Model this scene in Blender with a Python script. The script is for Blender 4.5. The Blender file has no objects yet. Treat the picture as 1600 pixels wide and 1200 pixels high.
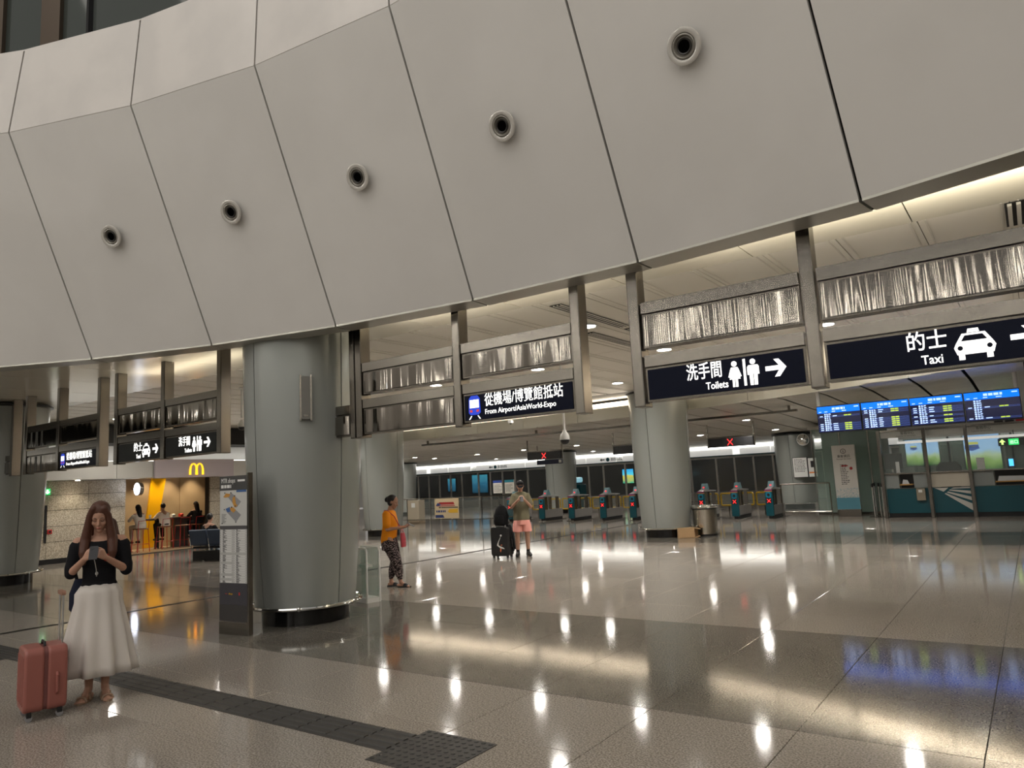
import bpy, bmesh, math, random
import numpy as np
from mathutils import Vector, Matrix
random.seed(7)
PI = math.pi
SC = bpy.context.scene
COL = bpy.context.collection

# ---------------------------------------------------------------- camera
FPX, PITCH, ROLL, YAW, EYE = 1130.0, math.radians(7.62), math.radians(2.91), math.radians(35.4), 1.7
_s, _c = math.sin(PITCH), math.cos(PITCH)
_M = np.array([[math.cos(YAW), -math.sin(YAW), 0], [math.sin(YAW), math.cos(YAW), 0], [0, 0, 1]])
_F, _U0, _R0 = np.array([0, _c, _s]), np.array([0, -_s, _c]), np.array([1., 0, 0])
_R = math.cos(ROLL) * _R0 - math.sin(ROLL) * _U0
_U = math.cos(ROLL) * _U0 + math.sin(ROLL) * _R0
F3, R3, U3 = _M @ _F, _M @ _R, _M @ _U
EYEP = np.array([0, 0, EYE])
def ray(x, y): return F3 + R3 * (x - 800) / FPX - U3 * (y - 600) / FPX
def atz(x, y, z): d = ray(x, y); return EYEP + d * (z - EYE) / d[2]
def aty(x, y, Y): d = ray(x, y); return EYEP + d * Y / d[1]
def atx(x, y, X): d = ray(x, y); return EYEP + d * X / d[0]
cd = bpy.data.cameras.new('camera'); cam = bpy.data.objects.new('camera', cd); COL.objects.link(cam)
cd.sensor_width = 36; cd.lens = FPX / 1600 * 36; cd.clip_start = .05; cd.clip_end = 300
mw = Matrix(((R3[0], U3[0], -F3[0], 0), (R3[1], U3[1], -F3[1], 0), (R3[2], U3[2], -F3[2], EYE), (0, 0, 0, 1)))
cam.matrix_world = mw
SC.camera = cam

# ---------------------------------------------------------------- world, exposure, cycles quality
w = bpy.data.worlds.new('world'); SC.world = w; w.use_nodes = True
w.node_tree.nodes['Background'].inputs[0].default_value = (1.0, .95, .89, 1)
w.node_tree.nodes['Background'].inputs[1].default_value = .155
SC.view_settings.view_transform = 'Standard'; SC.view_settings.look = 'None'
SC.view_settings.exposure = 1.0; SC.view_settings.gamma = 1.0; SC.view_settings.use_curve_mapping = False
cy = SC.cycles
cy.use_denoising = True
cy.max_bounces = 7; cy.diffuse_bounces = 3; cy.glossy_bounces = 5; cy.transmission_bounces = 6; cy.transparent_max_bounces = 12
cy.caustics_reflective = False; cy.caustics_refractive = False; cy.sample_clamp_indirect = 6.0
cy.use_adaptive_sampling = True; cy.adaptive_threshold = .02

def area_light(name, loc, rot, sx, sy, power, col=(1, .94, .86)):
    l = bpy.data.lights.new(name, 'AREA'); l.shape = 'RECTANGLE'; l.size = sx; l.size_y = sy; l.energy = power; l.color = col
    o = bpy.data.objects.new(name, l); COL.objects.link(o); o.location = loc; o.rotation_euler = rot
    return o
# added unseen area light high over the atrium, fills the facia and near floor
area_light('atrium_fill_light', (-3.6, -11, 17), (math.radians(14), 0, 0), 22, 18, 950)
def spot_light(name, loc, power, ang=100, col=(1, .93, .82), r=.08, blend=.7, rot=(0, 0, 0)):
    l = bpy.data.lights.new(name, 'SPOT'); l.energy = power; l.color = col; l.spot_size = math.radians(ang); l.spot_blend = blend; l.shadow_soft_size = r
    o = bpy.data.objects.new(name, l); COL.objects.link(o); o.location = loc; o.rotation_euler = rot
    return o

# ---------------------------------------------------------------- materials
MATS = {}
def nodes_of(m): return m.node_tree.nodes, m.node_tree.links
def mat(name, col, rough=.5, metal=0., emit=None, es=0., alpha=1., trans=0., spec=.5, bump=None, ior=1.45, coat=0.):
    if name in MATS: return MATS[name]
    m = bpy.data.materials.new(name); m.use_nodes = True
    N, L = nodes_of(m); b = N['Principled BSDF']
    b.inputs['Base Color'].default_value = (*col, 1); b.inputs['Roughness'].default_value = rough
    b.inputs['Metallic'].default_value = metal; b.inputs['Alpha'].default_value = alpha
    b.inputs['Transmission Weight'].default_value = trans; b.inputs['Specular IOR Level'].default_value = spec
    b.inputs['IOR'].default_value = ior; b.inputs['Coat Weight'].default_value = coat
    if emit: b.inputs['Emission Color'].default_value = (*emit, 1); b.inputs['Emission Strength'].default_value = es
    if bump:
        sc_, st, dist, *ax = bump
        g = N.new('ShaderNodeNewGeometry'); n = N.new('ShaderNodeTexNoise'); n.inputs['Scale'].default_value = sc_
        n.inputs['Detail'].default_value = 2
        src = g.outputs['Position']
        if ax:
            mp = N.new('ShaderNodeMapping'); mp.inputs['Scale'].default_value = ax[0]; L.new(src, mp.inputs['Vector']); src = mp.outputs[0]
        L.new(src, n.inputs['Vector'])
        bu = N.new('ShaderNodeBump'); bu.inputs['Strength'].default_value = st; bu.inputs['Distance'].default_value = dist
        L.new(n.outputs['Fac'], bu.inputs['Height']); L.new(bu.outputs[0], b.inputs['Normal'])
    MATS[name] = m
    return m
def vary(m, col2, scale, lo=.4, hi=.6, detail=4, kind='noise', stretch=None):
    """mix a second colour into the base colour with a procedural texture"""
    N, L = nodes_of(m); b = N['Principled BSDF']
    g = N.new('ShaderNodeNewGeometry'); src = g.outputs['Position']
    if stretch:
        mp = N.new('ShaderNodeMapping'); mp.inputs['Scale'].default_value = stretch; L.new(src, mp.inputs['Vector']); src = mp.outputs[0]
    if kind == 'noise':
        t = N.new('ShaderNodeTexNoise'); t.inputs['Detail'].default_value = detail; o = t.outputs['Fac']
    else:
        t = N.new('ShaderNodeTexVoronoi'); o = t.outputs['Color']
    t.inputs['Scale'].default_value = scale; L.new(src, t.inputs['Vector'])
    r = N.new('ShaderNodeValToRGB'); r.color_ramp.elements[0].position = lo; r.color_ramp.elements[1].position = hi
    c0 = b.inputs['Base Color'].default_value[:]
    r.color_ramp.elements[0].color = c0; r.color_ramp.elements[1].color = (*col2, 1)
    L.new(o, r.inputs[0]); L.new(r.outputs[0], b.inputs['Base Color'])
    return m
M_LFLOOR = vary(mat('granite_light', (.195, .168, .140), .085, spec=.62, bump=(2.2, .12, .004)), (.42, .38, .335), 80, .40, .60)
M_DFLOOR = vary(mat('granite_dark', (.085, .078, .065), .085, spec=.62, bump=(2.2, .12, .004)), (.24, .22, .19), 80, .42, .62)
M_JOINT = mat('floor_bedding', (.06, .055, .05), .7)
M_TACT = mat('tactile_rubber', (.05, .048, .045), .45)
M_STUD = mat('tactile_stud', (.02, .02, .02), .35)
M_FACIA = vary(mat('facia_paint', (.68, .665, .64), .42), (.72, .705, .68), .8)
M_FACIA2 = vary(mat('parapet_panel', (.66, .635, .61), .3), (.72, .69, .66), 1.3)
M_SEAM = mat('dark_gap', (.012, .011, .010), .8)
M_SOFFIT = mat('soffit_metal', (.55, .54, .48), .28, .35)
M_GLOSSC = mat('cream_gloss_panel', (.82, .78, .66), .2, .15, bump=(.7, .25, .02))
M_PLANK = mat('ceiling_plank', (.80, .77, .69), .4)
M_LOWC = mat('low_ceiling_tile', (.70, .665, .60), .33, .15)
M_CEILBACK = mat('ceiling_void', (.16, .15, .13), .9)
M_STEEL = mat('stainless', (.24, .222, .195), .2, 1., bump=(30, .03, .002, (1, 1, .02)))
M_POLISH = mat('polished_sheet', (.27, .25, .222), .075, 1.)
def _warp(m):
    N, L = nodes_of(m); b = N['Principled BSDF']; g = N.new('ShaderNodeNewGeometry'); prev = None
    for scl, st, dist in (((4.2, 1, .12), .9, .050), ((1.5, 1, 160), .05, .001)):
        mp = N.new('ShaderNodeMapping'); mp.inputs['Scale'].default_value = scl; L.new(g.outputs['Position'], mp.inputs['Vector'])
        n = N.new('ShaderNodeTexNoise'); n.inputs['Scale'].default_value = 1.5; n.inputs['Detail'].default_value = 0; L.new(mp.outputs[0], n.inputs['Vector'])
        bu = N.new('ShaderNodeBump'); bu.inputs['Strength'].default_value = st; bu.inputs['Distance'].default_value = dist; L.new(n.outputs['Fac'], bu.inputs['Height'])
        if prev: L.new(prev.outputs[0], bu.inputs['Normal'])
        prev = bu
    L.new(prev.outputs[0], b.inputs['Normal'])
_warp(M_POLISH)
M_POST = mat('post_steel', (.165, .15, .13), .25, 1.)
M_CHROME = mat('chrome', (.72, .72, .70), .08, 1.)
M_DARKM = mat('dark_metal', (.03, .03, .032), .35, .6)
M_BLACK = mat('black_plastic', (.012, .012, .013), .4)
M_COLP = mat('column_panel', (.30, .315, .30), .24, .15)
M_COLB = mat('column_base', (.010, .010, .010), .12)
M_SIGN = mat('sign_face', (.004, .006, .018), .3, spec=.12)
M_SIGNG = mat('sign_face_grey', (.02, .022, .022), .3, spec=.15)
M_TXT = mat('lit_lettering', (.9, .9, .9), .4, emit=(1, .98, .93), es=.75)
M_WHITE = mat('white_paint', (.75, .75, .73), .4)
M_LAMP = mat('lamp_glow', (1, 1, 1), .4, emit=(1, .96, .88), es=45)
M_LAMPRIM = mat('lamp_rim', (.7, .68, .62), .35)
M_STRIP = mat('strip_light', (1, 1, 1), .4, emit=(1, .97, .90), es=2.6)
M_GLASS = mat('clear_glass', (.75, .85, .80), .03, alpha=.09, spec=.7)
M_GREENGL = mat('green_glass', (.35, .50, .43), .06, alpha=.38, spec=.8)
M_TEAL = mat('teal_panel', (.004, .072, .095), .3)
M_RED = mat('red_led', (.5, 0, 0), .4, emit=(1, .03, .03), es=1.3)
M_YEL = mat('yellow_tube', (.62, .40, .02), .35)
M_CARD = mat('cardboard', (.42, .27, .14), .8)
M_STONE = vary(mat('stone_cladding', (.30, .255, .195), .55), (.56, .50, .40), 42, .40, .60)
M_GREYF = mat('grey_bulkhead', (.42, .405, .37), .38)

# ---------------------------------------------------------------- mesh helpers
class MB:
    def __init__(self): self.v = []; self.f = []
    def add(self, vs, fs, M=None):
        o = len(self.v)
        self.v += [tuple(M @ Vector(p)) if M else tuple(p) for p in vs]
        self.f += [tuple(i + o for i in f) for f in fs]
        return self
    def box(self, a, b, M=None):
        x0, y0, z0 = a; x1, y1, z1 = b
        return self.add([(x0, y0, z0), (x1, y0, z0), (x1, y1, z0), (x0, y1, z0), (x0, y0, z1), (x1, y0, z1), (x1, y1, z1), (x0, y1, z1)],
                        [(0, 3, 2, 1), (4, 5, 6, 7), (0, 1, 5, 4), (1, 2, 6, 5), (2, 3, 7, 6), (3, 0, 4, 7)], M)
    def prism(self, poly, h0, h1, axis='z', M=None):
        n = len(poly)
        if axis == 'z': P = lambda p, h: (p[0], p[1], h)
        elif axis == 'y': P = lambda p, h: (p[0], h, p[1])
        else: P = lambda p, h: (h, p[0], p[1])
        vs = [P(p, h0) for p in poly] + [P(p, h1) for p in poly]
        fs = [tuple(range(n))[::-1], tuple(range(n, 2 * n))] + [(i, (i + 1) % n, n + (i + 1) % n, n + i) for i in range(n)]
        return self.add(vs, fs, M)
    def lathe(self, prof, n=32, c=(0, 0, 0), M=None, a0=0, a1=2 * PI):
        full = abs(a1 - a0 - 2 * PI) < 1e-6; m = n if full else n + 1
        vs = []
        for r, z in prof:
            for i in range(m):
                a = a0 + (a1 - a0) * i / n
                vs.append((c[0] + r * math.cos(a), c[1] + r * math.sin(a), c[2] + z))
        fs = []
        for j in range(len(prof) - 1):
            for i in range(n):
                k = (i + 1) % m
                fs.append((j * m + i, j * m + k, (j + 1) * m + k, (j + 1) * m + i))
        if full:
            if prof[0][0] > 1e-5: fs.append(tuple(range(m))[::-1])
            if prof[-1][0] > 1e-5: fs.append(tuple(range((len(prof) - 1) * m, len(prof) * m)))
        return self.add(vs, fs, M)
    def tube(self, pts, r, n=8, closed=False, rs=None, cap=True):
        pts = [Vector(p) for p in pts]; N = len(pts); vs = []; prev = None
        for i, p in enumerate(pts):
            a = pts[(i - 1) % N] if (closed or i) else p; b = pts[(i + 1) % N] if (closed or i < N - 1) else p
            t = (b - a).normalized()
            if prev is None:
                u = t.cross(Vector((0, 0, 1)));
                if u.length < 1e-3: u = t.cross(Vector((1, 0, 0)))
            else: u = prev - t * prev.dot(t)
            u.normalize(); prev = u; q = t.cross(u); rr = rs[i] if rs else r
            for k in range(n):
                an = 2 * PI * k / n; vs.append(p + u * rr * math.cos(an) + q * rr * math.sin(an))
        fs = []
        for i in range(N if closed else N - 1):
            for k in range(n):
                j = (i + 1) % N; fs.append((i * n + k, i * n + (k + 1) % n, j * n + (k + 1) % n, j * n + k))
        if not closed and cap: fs += [tuple(range(n))[::-1], tuple(range((N - 1) * n, N * n))]
        return self.add(vs, fs)
    def ball(self, c, r, n=12, m=8, M=None):
        rx, ry, rz = r if hasattr(r, '__len__') else (r, r, r)
        vs = [(0, 0, -rz)]; fs = []
        for j in range(1, m):
            ph = -PI / 2 + PI * j / m
            for i in range(n):
                a = 2 * PI * i / n; vs.append((rx * math.cos(ph) * math.cos(a), ry * math.cos(ph) * math.sin(a), rz * math.sin(ph)))
        vs.append((0, 0, rz)); top = len(vs) - 1
        for i in range(n): fs.append((0, 1 + (i + 1) % n, 1 + i)); fs.append((top, 1 + (m - 2) * n + i, 1 + (m - 2) * n + (i + 1) % n))
        for j in range(m - 2):
            for i in range(n): fs.append((1 + j * n + i, 1 + j * n + (i + 1) % n, 1 + (j + 1) * n + (i + 1) % n, 1 + (j + 1) * n + i))
        T = Matrix.Translation(c)
        return self.add(vs, fs, T @ M if M else T)
    def cap(self, a, b, ra, rb, n=12):
        """tapered capsule"""
        a, b = Vector(a), Vector(b); t = (b - a)
        L = t.length; t = t.normalized() if L > 1e-6 else Vector((0, 0, 1))
        P = []; R = []
        for k in (-80, -50, -20, 0): P.append(a + t * ra * math.sin(math.radians(k))); R.append(ra * math.cos(math.radians(k)))
        for k in (0, 20, 50, 80): P.append(b + t * rb * math.sin(math.radians(k))); R.append(rb * math.cos(math.radians(k)))
        return self.tube(P, 1, n, rs=R)
    def loft(self, rings, n=28, caps=True, wob=None):
        """rings: (center, rx, ry[, rotz[, power]])"""
        vs = []
        for j, rg in enumerate(rings):
            c, rx, ry = rg[:3]; rz = rg[3] if len(rg) > 3 else 0; pw = rg[4] if len(rg) > 4 else 1
            for i in range(n):
                a = 2 * PI * i / n; ca, sa = math.cos(a), math.sin(a)
                x = rx * math.copysign(abs(ca) ** pw, ca); y = ry * math.copysign(abs(sa) ** pw, sa)
                if wob: k = 1 + wob(j, a); x *= k; y *= k
                vs.append((c[0] + x * math.cos(rz) - y * math.sin(rz), c[1] + x * math.sin(rz) + y * math.cos(rz), c[2]))
        fs = [(j * n + i, j * n + (i + 1) % n, (j + 1) * n + (i + 1) % n, (j + 1) * n + i) for j in range(len(rings) - 1) for i in range(n)]
        if caps: fs += [tuple(range(n))[::-1], tuple(range((len(rings) - 1) * n, len(rings) * n))]
        return self.add(vs, fs)
    def mesh(self, name):
        me = bpy.data.meshes.new(name); me.from_pydata(self.v, [], self.f); me.update()
        bm = bmesh.new(); bm.from_mesh(me); bmesh.ops.recalc_face_normals(bm, faces=bm.faces); bm.to_mesh(me); bm.free()
        return me
    def build(self, name, m, parent=None, smooth=False, bevel=0, seg=2, loc=None, rz=0):
        me = self.mesh(name); me.materials.append(m)
        o = bpy.data.objects.new(name, me); COL.objects.link(o)
        if parent: o.parent = parent
        if loc is not None: o.location = loc
        o.rotation_euler.z = rz
        if smooth: smooth_by_angle(me)
        if bevel:
            b = o.modifiers.new('b', 'BEVEL'); b.width = bevel; b.segments = seg; b.limit_method = 'ANGLE'; b.harden_normals = False
        return o
def smooth_by_angle(me, ang=40):
    for p in me.polygons: p.use_smooth = True
    bm = bmesh.new(); bm.from_mesh(me)
    for e in bm.edges:
        e.smooth = not (len(e.link_faces) == 2 and e.calc_face_angle(0) > math.radians(ang))
    bm.to_mesh(me); bm.free()
def inst(src, loc, parent=None, rz=None, name=None):
    o = src.copy(); COL.objects.link(o)
    if parent is not None: o.parent = parent
    o.location = loc
    if rz is not None: o.rotation_euler.z = rz
    return o
def thing(name, label, cat, loc=(0, 0, 0), rz=0, group=None):
    o = bpy.data.objects.new(name, None); COL.objects.link(o); o.empty_display_size = .1
    o.location = loc; o.rotation_euler = (0, 0, rz); o['label'] = label; o['category'] = cat
    if group: o['group'] = group
    return o
def tag(o, label, cat, group=None):
    o['label'] = label; o['category'] = cat
    if group: o['group'] = group
    return o
def struct(o): o['kind'] = 'structure'; return o
def snode(name):
    o = bpy.data.objects.new(name, None); COL.objects.link(o); o['kind'] = 'structure'; return o
def copy_tree(o, parent=None):
    c = o.copy(); COL.objects.link(c)
    if parent: c.parent = parent
    for ch in list(o.children): copy_tree(ch, c)
    return c
def rounded(w, h, r, n=4, cx=0, cy=0):
    pts = []
    for sx, sy, a0 in ((1, -1, -90), (1, 1, 0), (-1, 1, 90), (-1, -1, 180)):
        for k in range(n + 1):
            a = math.radians(a0 + 90 * k / n); pts.append((cx + sx * (w / 2 - r) + r * math.cos(a), cy + sy * (h / 2 - r) + r * math.sin(a)))
    return pts
def text(body, size, m, parent, org, xd=(1, 0, 0), up=(0, 0, 1), name='lettering', align='LEFT', ext=.003, sx=1., bold=0.):
    c = bpy.data.curves.new('t', 'FONT'); c.body = body; c.size = size; c.extrude = ext; c.align_x = align; c.resolution_u = 3
    c.offset = bold
    o = bpy.data.objects.new('t', c); COL.objects.link(o)
    bpy.context.view_layer.update()
    me = bpy.data.meshes.new_from_object(o.evaluated_get(bpy.context.evaluated_depsgraph_get()))
    bpy.data.objects.remove(o); bpy.data.curves.remove(c)
    X = Vector(xd).normalized(); Y = Vector(up).normalized(); Z = X.cross(Y)
    T = Matrix(((X.x * sx, Y.x, Z.x, org[0]), (X.y * sx, Y.y, Z.y, org[1]), (X.z * sx, Y.z, Z.z, org[2]), (0, 0, 0, 1)))
    me.transform(T); me.materials.clear(); me.materials.append(m)
    ob = bpy.data.objects.new(name, me); COL.objects.link(ob)
    if parent: ob.parent = parent
    return ob
def text_bars(x0, x1, z0, z1, rows, y, rng, dens=.75, h=.45, cols=None, axis='y'):
    """rows of small unreadable print as flat raised bars, on a plane facing -y"""
    mb = MB(); dz = (z1 - z0) / rows
    for r in range(rows):
        zz = z1 - (r + .5) * dz; x = x0
        for a, b in (cols or [(x0, x1)]):
            x = a
            end = a + (b - a) * (dens + rng.uniform(-.25, .25))
            while x < end:
                wd = rng.uniform(.4, 1.4) * dz; e = min(x + wd, end)
                if e - x > .2 * dz: mb.box((x, y - .0015, zz - dz * h / 2), (e, y, zz + dz * h / 2))
                x = e + dz * .25
    return mb
def wdir(px):  # horizontal facing: rotation about z so that local -y looks at the camera from world point p
    return math.atan2(-px[0], px[1])
def face_cam(p):  # rz so that local -Y points towards the camera
    return math.atan2(p[1], p[0]) - PI / 2

# ================================================================ FLOOR
TX, TY, Y0 = 1.03, .9933, 5.05
floor = snode('floor')
mb = MB(); mb.box((-50, -16, -.12), (12, 42, -.012)); o = mb.build('screed', M_JOINT, floor)
tile_me = {}
def tile_mesh(m, key):
    g = .004; b = .003; x1, y1 = TX - g, TY - g
    t = MB(); t.add([(0, 0, -.02), (x1, 0, -.02), (x1, y1, -.02), (0, y1, -.02), (b, b, 0), (x1 - b, b, 0), (x1 - b, y1 - b, 0), (b, y1 - b, 0),
                     (0, 0, -.002), (x1, 0, -.002), (x1, y1, -.002), (0, y1, -.002)],
                    [(0, 1, 9, 8), (1, 2, 10, 9), (2, 3, 11, 10), (3, 0, 8, 11), (8, 9, 5, 4), (9, 10, 6, 5), (10, 11, 7, 6), (11, 8, 4, 7), (4, 5, 6, 7)])
    me = t.mesh('tile_' + key); me.materials.append(m); return me
tl, td = tile_mesh(M_LFLOOR, 'light'), tile_mesh(M_DFLOOR, 'dark')
def dark_row(j): return j in (0, 1, 2) or j in (12, 13, 14) or j in (-12, -11, -10)
cells = []
for i in range(-47, 11):
    for j in range(-21, 37):
        x = -.43 + i * TX; y = Y0 + j * TY
        c = (x + TX / 2, y + TY / 2)
        v = np.array([c[0], c[1], -EYE]); dep = v @ F3
        vis = dep > .5 and abs(800 + FPX * (v @ R3) / dep - 800) < 860 and 600 - FPX * (v @ U3) / dep < 1260
        cells.append((0 if vis else 1, math.hypot(*c), i, j, x, y))
cells.sort()
rest = {0: MB(), 1: MB()}
for k, (vis, d, i, j, x, y) in enumerate(cells):
    dk = dark_row(j)
    if k < 290:
        o = bpy.data.objects.new('tile', td if dk else tl); COL.objects.link(o); o.parent = floor; o.location = (x, y, random.uniform(-.0004, .0004))
    else:
        g = .004; rest[1 if dk else 0].add([(x, y, -.001), (x + TX - g, y, -.001), (x + TX - g, y + TY - g, -.001), (x, y + TY - g, -.001)], [(0, 1, 2, 3)])
for q, nm, m in ((0, 'light_tiles', M_LFLOOR), (1, 'dark_tiles', M_DFLOOR)):
    o = rest[q].build(nm, m, floor); o['kind'] = 'stuff'
mb = MB(); mb.box((-11.66, -6, -.01), (-11.54, 40, .004)); drain = mb.build('trim_1', M_DARKM); struct(drain)
mb = MB(); mb.box((-11.615, -6, .004), (-11.585, 40, .007)); mb.build('slot', M_STEEL, drain)

# tactile paving: ribbed guide strip and studded pads
tp = thing('tactile_paving', 'long dark grey ribbed guide strip for the blind set in the shiny floor', 'tactile paving', (-3.66, 3.5, 0))
mb = MB(); mb.box((0, 0, 0), (.297, .33, .004))
for k in range(4): y = .03 + k * .08; mb.prism([(y, .004), (y + .05, .004), (y + .042, .011), (y + .008, .011)], .004, .293, 'x')
rt = mb.build('tile', M_TACT, tp); rt.location = (-.3, 0, 0)
for k in range(2, 21): inst(rt, (-.3 * k, 0, 0))
def stud_pad(name, label, x0, y0, nx, ny, n=5, grp=None):
    t = thing(name, label, 'tactile paving', (x0, y0, 0)); first = None
    for i in range(nx):
        for j in range(ny):
            if first is None:
                b = MB(); b.box((0, 0, 0), (.297, .297, .005)); first = b.build('tile', M_TACT, t)
                s = MB()
                for a in range(n):
                    for c in range(n):
                        s.lathe([(.017, .005), (.014, .009), (.008, .010)], 8, (.03 + a * .0594, .03 + c * .0594, 0))
                st = s.build('stud_rows', M_STUD, first); st['kind'] = 'stuff'
            else:
                o = inst(first, (i * .3, j * .3, 0)); s2 = inst(st, (0, 0, 0), o)
    return t
stud_pad('tactile_pad', 'dark studded square pad at the near end of the ribbed strip', -3.66, 3.34, 2, 2)
stud_pad('tactile_pad', 'dark studded pad at the far left end of the ribbed strip', -10.86, 3.2, 4, 2)

# ================================================================ RING FACIA (the big slanted bulkhead round the atrium)
CX, CY = -3.64, -11.65
RL, RR, ZL, ZR, ZT = 17.81, 16.55, 3.70, 6.50, 7.62
ring = snode('wall_atrium')
def pol(r, a, z): a = math.radians(a); return Vector((CX + r * math.cos(a), CY + r * math.sin(a), z))
def slab(P, th, gap=.012, inward=None):
    """thick panel from 4 corners P (a0 low, a1 low, a1 high, a0 high), shrunk by gap at the sides"""
    a, b, c, d = P; u = (b - a).normalized(); v = (c - d).normalized()
    a = a + u * gap; b = b - u * gap; c = c - v * gap; d = d + v * gap
    up = (d - a).normalized(); n = u.cross(up).normalized()
    a, b, c, d = [q for q in (a, b, c, d)]
    vs = [a, b, c, d] + [q + n * th for q in (a, b, c, d)]
    return vs, [(0, 1, 2, 3), (7, 6, 5, 4), (0, 4, 5, 1), (1, 5, 6, 2), (2, 6, 7, 3), (3, 7, 4, 0)]
A0, DA = 93.8, 6.4
KS = range(-9, 10)
soff = snode('trim_2')
for k in KS:
    a0, a1 = A0 + DA * k, A0 + DA * (k + 1)
    e0, e1 = (.22 * max(0, k), .22 * max(0, k + 1)) if k < 6 else (1.1, 1.1)
    P = [pol(RL, a1, ZL), pol(RL, a0, ZL), pol(RR, a0 + e0, ZR - .004), pol(RR, a1 + e1, ZR - .004)]
    vs, fs = slab(P, -.05); MB().add(vs, fs).build('panel', M_FACIA, ring)
    P = [pol(RR, a1 + e1, ZR + .004), pol(RR, a0 + e0, ZR + .004), pol(RR, a0, ZT), pol(RR, a1, ZT)]
    vs, fs = slab(P, -.05); MB().add(vs, fs).build('upper_panel', M_FACIA2, ring)
    # underside strip of the lip, a little proud of the slanted panel
    q = [pol(RL - .005, a0 + .04, 0), pol(RL + .30, a0 + .04, 0), pol(RL + .30, a1 - .04, 0), pol(RL - .005, a1 - .04, 0)]
    MB().prism([(p.x, p.y) for p in q], ZL - .012, ZL + .03).build('lip_panel', M_SOFFIT, soff)
bk = MB()
for k in KS:
    a0, a1 = A0 + DA * k, A0 + DA * (k + 1)
    P = [pol(RL + .05, a1, ZL + .02), pol(RL + .05, a0, ZL + .02), pol(RR + .06, a0, ZR), pol(RR + .06, a1, ZR)]
    vs, fs = slab(P, -.02, 0); bk.add(vs, fs)
    P = [pol(RR + .06, a1, ZR), pol(RR + .06, a0, ZR), pol(RR + .06, a0, ZT - .02), pol(RR + .06, a1, ZT - .02)]
    vs, fs = slab(P, -.02, 0); bk.add(vs, fs)
    P = [pol(RL + .29, a1, ZL), pol(RL + .29, a0, ZL), pol(RL + .29, a0, 4.3), pol(RL + .29, a1, 4.3)]
    vs, fs = slab(P, -.02, 0); bk.add(vs, fs)
bk.build('seam_backing', M_SEAM, ring)
far = MB(); fl = MB()
for k in list(range(10, 47)):
    a0, a1 = A0 + DA * k, A0 + DA * (k + 1)
    for P in ([pol(RL, a1, ZL), pol(RL, a0, ZL), pol(RR, a0, ZR), pol(RR, a1, ZR)], [pol(RR, a1, ZR), pol(RR, a0, ZR), pol(RR, a0, ZT), pol(RR, a1, ZT)]):
        vs, fs = slab(P, -.05); far.add(vs, fs)
    p = pol(RR - .05, a0 + DA * (.3 + .2 * (k % 3)), 0); fl.tube([(p.x, p.y, 7.9), (p.x, p.y, 9.6 + (k % 3) * .8)], .03, 8)
    if k % 3 == 0: fl.tube([(p.x, p.y, 5.2), (p.x, p.y, 6.2)], .03, 8)
far.build('rear_panels', M_FACIA, ring)['kind'] = 'stuff'
struct(fl.build('added_glow_tubes', mat('added_tube_glow', (1, 1, 1), .5, emit=(1, .95, .86), es=26)))  # added unseen glowing tubes, put vertical streaks in the polished boards
# jet air nozzles in the middle of the panels
nz = thing('air_nozzle', 'round air nozzle in the slanted wall panel, nearest and highest on the right', 'air nozzle', (0, 0, 0))
b = MB(); b.lathe([(.140, -.01), (.148, .002), (.144, .014), (.126, .020), (.104, .012), (.100, .0), (.10, -.02)], 36); b.build('outer_ring', mat('nozzle_rim', (.60, .58, .54), .16, .3), nz, True)
b = MB(); b.lathe([(.100, -.005), (.098, .010), (.088, .014), (.078, .006), (.072, -.02), (.062, -.02)], 32); b.build('inner_ring', mat('nozzle_inner', (.26, .245, .215), .3, .3), nz, True)
b = MB(); b.lathe([(.062, -.02), (.066, .004), (.061, .010), (.051, .004), (.050, -.02)], 28); b.build('jet', mat('nozzle_jet', (.03, .028, .025), .4), nz, True)
b = MB(); b.lathe([(.050, .0), (.049, -.045), (0, -.045)], 24); b.build('bore', mat('bore_black', (.002, .002, .002), 1., spec=0), nz)
def nozzle_at(o, k):
    a0, a1 = A0 + DA * k, A0 + DA * (k + 1); P = [pol(RL, a1, ZL), pol(RL, a0, ZL), pol(RR, a0, ZR), pol(RR, a1, ZR)]
    u = (P[1] - P[0]).normalized(); c = (P[0] + P[1]) / 2; t = (P[2] + P[3]) / 2; up = (t - c).normalized()
    n = u.cross(up); 
    if n.dot(Vector((CX, CY, 5)) - c) < 0: n = -n
    X = up.cross(n); o.matrix_world = Matrix(((X.x, up.x, n.x, 0), (X.y, up.y, n.y, 0), (X.z, up.z, n.z, 0), (0, 0, 0, 1)))
    p = c + (t - c) * .516 + n * .062; o.location = p
    o.rotation_euler = Matrix(((X.x, up.x, n.x), (X.y, up.y, n.y), (X.z, up.z, n.z))).to_euler()
NL = {-2: 'round air nozzle in the slanted panel, highest one at the upper right',
      -1: 'round air nozzle in the slanted panel above the train sign, second from the right',
      0: 'round air nozzle in the slanted panel above the big grey column, middle of the five',
      1: 'round air nozzle in the slanted panel, second from the left',
      2: 'round air nozzle in the slanted panel, leftmost and lowest of the five'}
for k, lb in NL.items():
    o = nz if k == -2 else copy_tree(nz); nozzle_at(o, k); o['label'] = lb; o['group'] = 'air nozzles in the slanted wall'
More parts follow.
